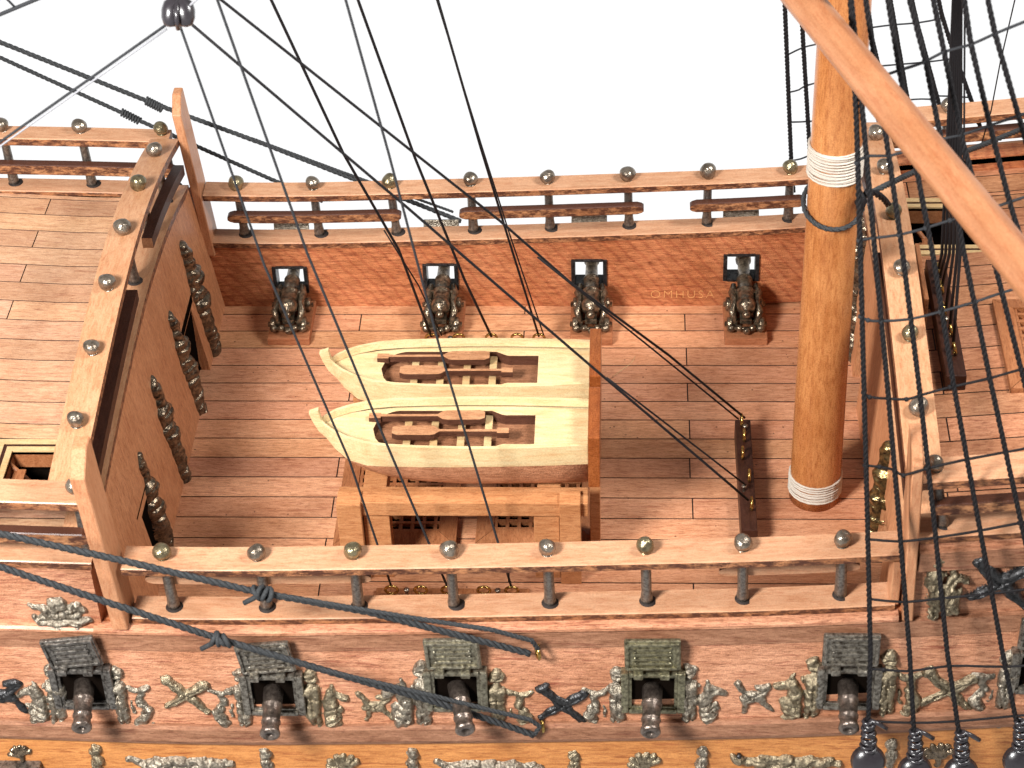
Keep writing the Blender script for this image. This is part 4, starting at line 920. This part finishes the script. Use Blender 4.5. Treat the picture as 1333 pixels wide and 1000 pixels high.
SCR = [(-1.5, .18, .1, -1.0, -.02, .16), (-1.0, 0, .16, -.3, .08, .17), (-.05, .1, .2, .05, .1, .2), (.3, .05, .17, .9, .05, .16), (.9, .05, .15, 1.5, -.02, .12), (-.7, -.2, .12, .7, -.2, .12), (.5, .15, .1, .7, .2, .08), (-.5, .15, .1, -.7, .2, .08), (1.1, .1, .1, 1.3, .12, .08)]
for i, (px, py, w) in enumerate([(236, 994, 'below the olive crossed ornament'), (636, 998, 'below the third gun port'), (1022, 992, 'left of the first deadeye')]):
    relief('scroll_ornament', SCR, at(px, py, 'y', -14.58), HU, HV, HN, M['pewter' if i != 2 else 'brassy'], 'long scroll-shaped metal ornament on the yellow strake, '+w, 'ornament', 'scroll ornaments on the yellow strake', 1.02, False, .9, i+20, .07, .025, [(-1.2, .1, 1.2, -.05, .03, .05)])
# lower gun port at the left edge
c = at(24, 1004, 'y', -14.7); t = thing('lower_gun_port', 'top of a lower gun port lid cut off by the bottom left corner', 'gun port', c)
bm = bmesh.new(); box(bm, c.x-.75, c.x+.72, -15.0, -14.5, c.z-.8, c.z+.33, .08); box(bm, c.x-.58, c.x+.55, -15.08, -14.9, c.z-.7, c.z+.18, .05); obj('lid', bm, M['iron2'], t)
bm = bmesh.new(); lathe(bm, [(0, -.05), (.06, -.05), (.08, .1), (.05, .14), (0, .15)], at(962, 982, 'y', -14.56), (0, -1, 0), 12); tag(obj('nail', bm, M['iron'], None), 'tiny grey nail head in the yellow strake', 'nail')

# caryatids on the bulkheads (half round, standing out from the wall)
CAR = [(0, 1.62, .21, 0, 1.52, .2), (0, 1.75, .17, .05, 1.8, .15), (0, 1.3, .15, 0, 1.15, .2), (-.05, .95, .3, .05, .9, .3), (0, .62, .24, 0, .5, .22), (.02, .3, .3, -.02, .2, .3), (0, -.05, .25, 0, -.4, .25), (0, -.4, .25, .0, -1.2, .2), (0, -1.2, .2, 0, -1.55, .2), (0, 1.4, .2, 0, 0, .24), (0, -1.62, .24, .0, -1.72, .27), (-.22, .95, .14, -.25, .35, .12), (.22, .95, .14, .25, .35, .12)]
CAR = [(a, b*1.12, c, d, e*1.12, f) for a, b, c, d, e, f in CAR]
CARG = [(-.25, 1.08, .25, 1.08, .04, .09), (-.3, .7, .3, .7, .04, .1), (-.3, .42, .3, .42, .04, .08), (-.3, .05, .3, .05, .04, .1), (-.25, -.6, .2, -.4, .03, .06), (-.2, -.9, .2, -.7, .03, .06), (-.2, -1.2, .2, -1.0, .03, .06), (-.3, -1.47, .3, -1.47, .04, .08), (0, 1.6, 0, 1.5, .03, .06)]
def caryatid(px, py, side, m, label, seed, sc=1.0, z=None):
    xw = -10.62 if side < 0 else 11.5
    c = at(px, py, 'x', xw)
    if z is not None: c = Vector(z)
    N = Vector((1, 0, .13)) if side < 0 else Vector((-1, 0, .05)); N.normalize(); Vv = Vector((-.13, 0, 1)) if side < 0 else Vector((.05, 0, 1)); Vv.normalize()
    relief('statue', CAR, c, (0, 1, 0), Vv, N, M[m], label, 'statue', 'dark bronze statues on the bulkheads', sc*1.1, False, 1.05, seed, .04, .033, CARG, base=0.0, fat=1.08)
caryatid(261, 403, -1, 'bronze', 'dark bronze statue farthest back on the left bulkhead, beside the doorway', 1, 1.2)
caryatid(244, 492, -1, 'bronze', 'dark bronze statue second from the back on the left bulkhead', 2, 1.15)
caryatid(222, 577, -1, 'bronze', 'dark bronze statue third from the back on the left bulkhead', 3, 1.12)
caryatid(203, 672, -1, 'bronze', 'dark bronze statue nearest the front on the left bulkhead, above the near railing', 4, 1.05)
caryatid(1108, 480, 1, 'bronze', 'dark bronze statue on the right bulkhead just right of the mast', 5, 1.1)
caryatid(1146, 655, 1, 'bronze2', 'gilt bronze statue on the right bulkhead near the front, golden in tone', 6, 1.0)
caryatid(1118, 330, 1, 'bronze', 'dark bronze statue on the right bulkhead behind the upper mast', 7, 1.0)

# ================================================================== PIN RACKS WITH RINGS
def ring(bm, c, n, R=.17, r=.04, mi=0):
    n = Vector(n).normalized(); u = n.orthogonal().normalized(); v = n.cross(u)
    tube(bm, [Vector(c)+(u*math.cos(a)+v*math.sin(a))*R for a in [k/16*2*math.pi for k in range(17)]], r, 6, cap=False, mi=mi)
def rack(nm, label, x0, x1, y0, y1, z0, z1, rings, axis, m, parent=None, nails=()):
    t = thing(nm, label, 'pin rack', ((x0+x1)/2, (y0+y1)/2, z0))
    bm = bmesh.new(); box(bm, x0, x1, y0, y1, z0+.003, z1, .03); obj('board', bm, M[m], t)
    for c in rings:
        bm = bmesh.new(); ring(bm, (c[0], c[1], z1+.2), axis, .19, .045)
        lathe(bm, [(0, -.02), (.05, -.02), (.05, .06), (0, .06)], (c[0], c[1], z1-.02), (0, 0, 1), 8); obj('eye_ring', bm, M['gold'], t)
    for c in nails:
        bm = bmesh.new(); lathe(bm, [(.05, 0), (.05, .18), (.09, .2), (.09, .24), (0, .27)], (c[0], c[1], z1-.01), (.0, 0, 1), 10); obj('nail', bm, M['ball'], t)
    return t
RN = [(-3.2, -10.25), (-2.32, -10.25), (-1.5, -10.25), (-.42, -10.25), (.42, -10.25)]
rack('pin_rack', 'low wooden rack with brass rings on deck just inside the near railing', -3.7, .95, -10.5, -9.95, 0, .14, RN, (0, 1, .2), 'coam', nails=[(-2.75, -10.25), (.0, -10.25)])
RF = [(-2.85, 2.1), (-1.9, 2.1), (-.78, 2.1), (.1, 2.1), (.85, 2.1)]
rack('pin_rack', 'low wooden rack with brass rings on deck behind the farther boat', -3.3, 1.3, 1.85, 2.35, 0, .14, RF, (0, 1, .2), 'coam', nails=[(-2.2, 2.1)])
RM = [(7.55, -3.0), (7.6, -3.75), (7.52, -4.6), (7.68, -5.7), (7.7, -7.0)]
rack('pin_rack', 'dark rosewood rack with brass rings and ropes left of the mast foot', 7.35, 7.85, -8.0, -2.75, 0, .75, RM, (1, 0, 0), 'darkwood', nails=[(7.66, -3.3), (7.5, -6.2)])
RR = [(13.45, -2.2), (13.45, -3.1), (13.4, -4.2), (13.5, -5.2), (13.5, -6.1)]
rack('pin_rack', 'dark rack with brass rings on the right-hand deck behind the shrouds', 13.15, 13.75, -7.2, -1.4, 5.5, 6.15, RR, (1, 0, .3), 'darkwood', nails=[(13.4, -2.6), (13.4, -4.7)])
bm = bmesh.new(); box(bm, 12.78, 12.92, -4.2, -1.3, 5.5, 6.7, .03); tag(obj('rack_bracket', bm, M['coam']), 'thin upright board left of the rack on the right-hand deck', 'bracket')

# ================================================================== RIGGING
def ext(a, b, f):     # point beyond b
    return b+(b-a)*f
def line(nm, label, pts, r, m, cat='rope', group=None, tw=False, top=None):
    P = [Vector(p) for p in pts]
    if top: P = [ext(P[1], P[0], top)]+P
    bm = bmesh.new()
    if tw: twisted(bm, P, r)
    else: tube(bm, densify(P, 1.5), r, 6)
    o = obj(nm, bm, M[m], None); c0 = P[-1].copy(); o.data.transform(Matrix.Translation(-c0)); o.location = c0
    return tag(o, label, cat, group)
G1 = 'thin running lines over the deck'
def L2(p0, y0, p1, end=None, y1=None):
    a = at(p0[0], p0[1], 'y', y0); b = Vector(end) if end else at(p1[0], p1[1], 'y', y1); return [a, b]
def px_line(label, pxs, y0, y1, r=.04, m='blackline', end=None, top=.25, nm='rigging_line'):
    n = len(pxs); P = [at(x, y, 'y', y0+(y1-y0)*i/(n-1)) for i, (x, y) in enumerate(pxs)]
    if end: P[-1] = Vector(end)
    return line(nm, label, P, r, m, 'rope', G1, top=top)
px_line('grey line running down from the black block to the leftmost ring of the near rack', [(233, 30), (344, 345), (455, 600), (509, 766)], -11.5, -10.25, .034, 'greyline', (-3.2, -10.25, .5), top=None)
px_line('dark grey line from the top edge, just right of the block, to the near rack', [(283, 0), (400, 330), (500, 570), (582, 766)], -11.5, -10.25, .036, 'greyline', (-1.5, -10.25, .45))
px_line('black line from top edge to the far rack behind the cannon second from left', [(353, 0), (447, 200), (519, 325), (562, 437)], -3, 2.1, .045, 'blackline', (-2.85, 2.1, .4))
px_line('thin black strand beside the line to the far rack', [(500, 300), (545, 372), (575, 437)], .5, 2.1, .025, 'blackline', top=None)
px_line('grey line from top edge crossing both boats to the near rack', [(450, 0), (506, 200), (573, 455), (657, 765)], -11.0, -10.25, .036, 'greyline', (.42, -10.25, .45))
px_line('black line from top edge to the far rack right of the cannon second from left', [(466, 0), (540, 205), (605, 365), (640, 437)], -3, 2.1, .045, 'blackline', (-.78, 2.1, .4))
px_line('black line farthest right over the boats, ending at the far rack', [(570, 0), (625, 190), (660, 305), (697, 437)], -3, 2.1, .04, 'blackline', (.85, 2.1, .4))
px_line('thin second strand of the rightmost line to the far rack', [(570, 5), (627, 190), (665, 310), (708, 437)], -3.2, 2.1, .025, 'blackline', top=.2)
px_line('long diagonal line from the black block to the near end of the dark rack', [(245, 28), (447, 200), (531, 271), (650, 374), (785, 490), (968, 648)], -8.5, -6.9, .04, 'blackline', (7.6, -6.9, 1.0), top=None)
px_line('doubled strand beside the lower diagonal line', [(790, 492), (968, 640)], -8, -6.4, .03, 'blackline', (7.55, -6.2, 1.0), top=None)
px_line('long diagonal line from the top edge to the far end of the dark rack', [(288, 0), (540, 200), (650, 287), (745, 370), (870, 462), (972, 548)], -8, -2.9, .04, 'blackline', (7.65, -2.95, 1.0))
px_line('doubled strand beside the upper diagonal line', [(700, 335), (850, 455), (958, 548)], -6, -2.9, .03, 'blackline', (7.45, -2.95, .95), top=None)
px_line('pale thin line from the block down to the left edge', [(217, 32), (0, 185), (-60, 227)], -12, -12, .035, 'greyline', top=None)
px_line('second pale line from the block down to the left edge', [(217, 38), (60, 148), (-60, 233)], -12.2, -12, .025, 'lightline', top=None)
px_line('pale short line leaving the top of the block', [(262, -6), (217, 34)], -12, -12, .03, 'lightline', top=.3)
px_line('short grey line across the top left corner', [(60, -6), (0, 19), (-30, 30)], -10, -10, .05, 'greyline', top=.3)
px_line('tiny grey line stub in the top left corner', [(6, -4), (22, 12)], -10, -10, .03, 'greyline', top=.3)
# block
c = at(232, 17, 'y', -12); t = thing('rigging_block', 'black two-lobed pulley block hanging at the top edge, left', 'block', c)
bm = bmesh.new()
for s, q in ((-1, .26), (1, .25)):
    lathe(bm, [(0, -.34), (.14, -.3), (.22, -.15), (.25, .05), (.22, .24), (.12, .34), (0, .37)], c+RT*s*.16, UPV-RT*s*.15, 14)
obj('shell', bm, M['blk'], t, True)
bm = bmesh.new(); tube(bm, [c+UPV*.4, c+FWD*-.24+UPV*.1, c+FWD*-.25-UPV*.2, c-UPV*.38], .06, 8); obj('strop', bm, M['blk'], t)
# far stays outside the hull
def px_rope(nm, label, pxs, ys, r, m='greyrope', tw=True, group=None, cat='rope'):
    P = [at(x, y, 'y', yy) for (x, y), yy in zip(pxs, ys)]
    return line(nm, label, P, r, m, cat, group, tw)
def seizing(label, p0, p1, y0, y1, r):
    a, b = at(*p0, 'y', y0), at(*p1, 'y', y1); bm = bmesh.new(); d = (b-a); n = 7; pts = []
    u = d.normalized().orthogonal().normalized(); v = d.normalized().cross(u)
    for k in range(n*12+1):
        an = k/12*2*math.pi; pts.append(a+d*(k/(n*12))+(u*math.cos(an)+v*math.sin(an))*r)
    tube(bm, pts, r*.42, 5); return tag(obj('seizing', bm, M['greyrope']), label, 'rope binding', 'rope bindings on the stays')
G2 = 'heavy stays outside the hull'
px_rope('stay_rope', 'twisted grey stay at upper left, the higher one, passing behind the far railing', [(-60, 31), (0, 55), (195, 133), (350, 190), (600, 288)], [7, 7, 7, 6.8, 6.5], .085, group=G2)
px_rope('stay_rope', 'second strand leaving the higher stay behind the far railing', [(330, 181), (440, 222), (590, 276)], [6.8, 6.7, 6.5], .05, group=G2)
px_rope('stay_rope', 'twisted grey stay at upper left, the lower one, ending behind the far railing', [(-60, 47), (0, 75), (170, 152), (345, 230), (420, 262)], [7.2, 7.2, 7.2, 7, 6.8], .075, group=G2)
seizing('coiled binding on the higher stay left of the tall far board', (190, 131), (212, 142), 7, 7, .12)
seizing('coiled binding on the lower stay above the upper left railing', (158, 146), (182, 158), 7.2, 7.2, .11)
px_rope('stay_rope', 'upper of two heavy twisted ropes in front at lower left', [(-60, 681), (0, 695), (160, 730), (335, 771), (480, 797), (600, 828), (690, 851)], [-16.5, -16.3, -15.7, -15.1, -14.9, -14.75, -14.55], .1, group=G2)
px_rope('stay_rope', 'return strand of the upper front rope', [(340, 771), (480, 795), (560, 808), (640, 820), (692, 834), (701, 846)], [-15.1, -15, -14.9, -14.8, -14.6, -14.5], .07, group=G2)
px_rope('stay_rope', 'lower of two heavy twisted ropes in front at lower left', [(-60, 720), (0, 738), (130, 781), (280, 830), (420, 872), (560, 912), (640, 938), (695, 957)], [-16.8, -16.6, -16.1, -15.6, -15.3, -15.1, -14.95, -14.8], .1, group=G2)
px_rope('stay_rope', 'return strand of the lower front rope', [(285, 832), (420, 872), (560, 905), (640, 925), (690, 937), (703, 946), (695, 957)], [-15.6, -15.35, -15.2, -15.0, -14.85, -14.8, -14.8], .07, group=G2)
def knot(label, px, py, y, s):
    c = at(px, py, 'y', y); bm = bmesh.new(); R2 = random.Random(int(px))
    for k in range(4):
        ax = Vector((R2.uniform(.6, 1), R2.uniform(-.4, .4), R2.uniform(-.5, .5))).normalized(); u = ax.orthogonal().normalized(); v = ax.cross(u); o = c+Vector((k*.11-.18, 0, -.03*k))*s
        tube(bm, [o+(u*math.cos(a)+v*math.sin(a)*1.2)*.17*s for a in [q/10*2*math.pi for q in range(11)]], .07*s, 6, cap=False)
    tube(bm, [c, c+Vector((-.25, -.1, -.12))*s, c+Vector((-.55, -.12, -.3))*s], .075*s, 6)
    tag(obj('knot', bm, M['greyrope']), label, 'knot', 'knots on the front ropes')
knot('grey knot on the upper front rope at the second post of the near railing', 343, 771, -15.1, 1.0)
knot('grey knot on the lower front rope below the first post of the near railing', 287, 831, -15.6, 1.0)
for px, py, lb in ((700, 849, 'brass eye in the hull holding the upper front rope'), (705, 944, 'brass eye in the hull holding the lower front rope')):
    c = at(px, py, 'y', -14.45); bm = bmesh.new(); ring(bm, c, (1, .3, 0), .2, .05); lathe(bm, [(0, 0), (.05, 0), (.05, .3), (0, .3)], c+Vector((0, .15, 0)), (0, 1, 0), 8)
    tag(obj('eye_bolt', bm, M['gold']), lb, 'eye bolt')
# shrouds
NP0, NN = (0, -16, -.3), (0, 1, -.2)
def nsh(px, py): return atplane(px, py, NP0, NN)
SHR = {
 'A': [(1130, 950), (1133, 850), (1129, 670), (1124.5, 500), (1120, 330), (1115, 160), (1107, 0)],
 'B': [(1190, 960), (1184, 850), (1169.5, 670), (1155, 500), (1139, 330), (1124, 160), (1108, 0)],
 'C': [(1249, 960), (1233, 850), (1215, 670), (1196, 500), (1175, 330), (1154, 183), (1127, 0)],
 'D': [(1325, 950), (1305, 850), (1272, 670), (1241, 500), (1214, 330), (1196, 236), (1170, 86), (1156, 0)],
 'E': [(1329, 680), (1290, 500), (1255, 330), (1226, 187), (1205, 81), (1184, 0)],
 'F': [(1329, 480), (1300, 364), (1269, 243), (1251, 176), (1229, 68), (1215, 0)],
 'G': [(1331, 317), (1314, 263), (1289, 165), (1264, 58), (1255, 0)],
 'H': [(1327, 155), (1295, 43), (1286, 0)]}
sh = thing('shroud_ladder', 'dark shrouds with ratlines rising across the right side in front of the mast and deck', 'rope ladder', nsh(1190, 960))
for k, pl in SHR.items():
    P = [nsh(*p) for p in pl]; P.append(ext(P[-2], P[-1], 1.2))
    if k in 'EFGH': P = [ext(P[1], P[0], .5 if k != 'H' else 1.5)]+P
    bm = bmesh.new(); twisted(bm, P, .072, .5); obj('shroud', bm, M['blackline'], sh)
RAT = [[(1132, 939), (1187, 941), (1246, 939), (1322, 932), (1370, 929)], [(1134, 871), (1150, 872), (1186, 874), (1235, 867), (1309, 868), (1370, 864)], [(1132, 780), (1178, 784), (1225, 779), (1290, 773), (1370, 762)],
       [(1129, 702), (1172, 705), (1217, 700), (1275, 691), (1327, 681), (1370, 674)], [(1126, 606), (1145, 608), (1165, 612), (1176, 619), (1206, 610), (1259, 598), (1308, 589), (1370, 577)], [(1124, 511), (1132, 517), (1156, 519), (1180, 520), (1197, 515), (1237, 504), (1287, 493), (1329, 481), (1370, 474)],
       [(1120, 412), (1130, 417), (1147, 418), (1185, 415.5), (1224, 406), (1270, 393), (1305, 381), (1370, 362)], [(1118, 313), (1136, 310), (1170, 306), (1205, 297), (1237, 287), (1295, 270), (1314, 263), (1370, 246)],
       [(1115, 212), (1129, 203), (1158, 203), (1190, 193), (1226, 181), (1251, 176), (1287, 164), (1325, 151), (1370, 136)], [(1110, 112), (1149, 99), (1170, 92), (1203, 81), (1228, 68), (1264, 58), (1295, 44), (1340, 26)]]
for i, pl in enumerate(RAT):
    P = smoothpath([nsh(*p) for p in pl], .4); bm = bmesh.new(); tube(bm, P, .036, 6, jit=.2); 
    for p in pl[:-1]: bmesh.ops.create_icosphere(bm, subdivisions=1, radius=.075, matrix=Matrix.Translation(nsh(*p)))
    obj('ratline', bm, M['greyline' if i > 5 else 'blackline'], sh)
# lashings and deadeyes
for px, py, w in ((1130, 985, 'first'), (1191, 998, 'second'), (1251, 1000, 'third'), (1328, 985, 'fourth')):
    c = nsh(px, py+6); t = thing('deadeye', 'glossy black deadeye at the foot of the %s shroud from the left' % w, 'deadeye', c, 'deadeyes at the bottom right')
    bm = bmesh.new(); lathe(bm, [(0, -.26), (.25, -.25), (.42, -.16), (.49, -.05), (.44, 0), (.49, .05), (.42, .16), (.25, .25), (0, .27)], c, (0, -1, .45), 24); obj('disc', bm, M['blk'], t)
    top = nsh(px+1, py-48); bm = bmesh.new(); pts = []
    for q in range(9*10+1):
        a = q/10*2*math.pi; f = q/90; cc = c.lerp(top, .28+.72*f); r = .2-.07*f+.03*math.sin(q*.9); pts.append(cc+Vector((math.cos(a)*r, math.sin(a)*r, 0)))
    tube(bm, pts, .055, 6); tube(bm, [top, top+Vector((.25, -.1, -.05)), top+Vector((.5, -.1, -.25))], .07, 6); obj('lashing', bm, M['blk'], t)
# far shrouds
FP0, FN = (0, 6.4, 4), (0, 1, .2)
def fsh(px, py): return atplane(px, py, FP0, FN)
fs = thing('shroud_ladder', 'black shrouds with ratlines on the far side, partly behind the mast and the spar', 'rope ladder', fsh(1100, 230))
for pl in ([(1033, 250), (1030, 213), (1022, 18), (1020, -40)], [(1057, 250), (1054, 197), (1045, 48), (1041, -40)], [(1165, 180), (1146, 95), (1135, 50), (1124, -40)], [(1192, 190), (1182, 133), (1159, 0), (1150, -50)], [(1236, 190), (1221, 131), (1194, 31), (1178, -40)], [(1284, 190), (1264, 130), (1237, 55), (1226, 20), (1213, -40)]):
    P = [fsh(*p) for p in pl]; P.append(ext(P[-2], P[-1], 1.5)); bm = bmesh.new(); twisted(bm, P, .08, .5); obj('shroud', bm, M['blackline'], fs)
for pl in ([(1026, 71), (1045, 62), (1062, 58)], [(1029, 120), (1040, 117), (1048, 112), (1066, 107)], [(1031, 159), (1056, 158), (1068, 155)], [(1032, 209), (1042, 207), (1052, 203)], [(1134, 36), (1166, 32), (1194, 30), (1226, 24)], [(1145, 86), (1170, 84), (1205, 81), (1237, 77)], [(1183, 130), (1200, 129), (1218, 129), (1222, 125), (1245, 126), (1262, 127)]):
    bm = bmesh.new(); tube(bm, smoothpath([fsh(*p) for p in pl], .4), .03, 5, jit=.2); obj('ratline', bm, M['greyline'], fs)
# bundle of falls to the right-hand rack
for i, (a, b, yb) in enumerate(((1241, 1226, -2.2), (1243, 1231, -2.6), (1245, 1236, -3.1), (1247, 1241, -4.2), (1249, 1246, -5.2), (1251, 1250, -6.1), (1256, 1250, -6.1))):
    e = Vector((13.45, yb, 6.35)); P = [at(a, 0, 'y', -5.2), at((a+b)/2+(0 if i < 6 else 2), 180, 'y', -5.0), at(b, 330, 'y', -4.9+(yb+4)*.4), e]
    line('rigging_line', ('black line in the vertical bundle right of the mast, %s' % ['leftmost of the bundle', 'second from its left', 'third from its left', 'fourth from its left', 'fifth from its left', 'sixth from its left', 'outermost right strand'][i]), P, .05 if i < 6 else .03, 'blackline', 'rope', 'bundle of lines to the right-hand rack', top=.5)
px_line('hair-thin black line from the top edge at far right down to the dark cable', [(1322, -4), (1302, 82), (1290, 145), (1277, 190)], 1, 3, .022, 'blackline')
# cable from the mast collar towards upper right
px_rope('cable', 'glossy twisted cable running from the mast collar to the upper right', [(1120, 258), (1150, 243), (1215, 212), (1277, 190), (1333, 167), (1390, 145)], [-6.2, -5.5, -2, 1.5, 3.5, 5.5], .09, m='greyrope')
bm = bmesh.new(); P = [at(1127, 250, 'y', -6.2), at(1140, 252, 'y', -5.9), at(1150, 259, 'y', -5.6), at(1156, 266, 'y', -5.3)]; twisted(bm, smoothpath(P, .15), .1)
tube(bm, [at(1118, 252, 'y', -6.3), at(1124, 262, 'y', -6.3), at(1121, 275, 'y', -6.3), at(1117, 262, 'y', -6.3)], .12, 6)
tag(obj('cable_end', bm, M['blackline']), 'short dark cable end knotted beside the mast collar', 'rope')
# stray fibre on the deck
bm = bmesh.new(); tube(bm, smoothpath([at(797, 491, 'z', .1), at(812, 480, 'z', .35), at(822, 472, 'z', .3), at(827, 464, 'z', .2)], .1), .012, 4); tag(obj('stray_fibre', bm, M['hatchlight']), 'thin tan loose fibre on the deck right of the boats', 'fibre')
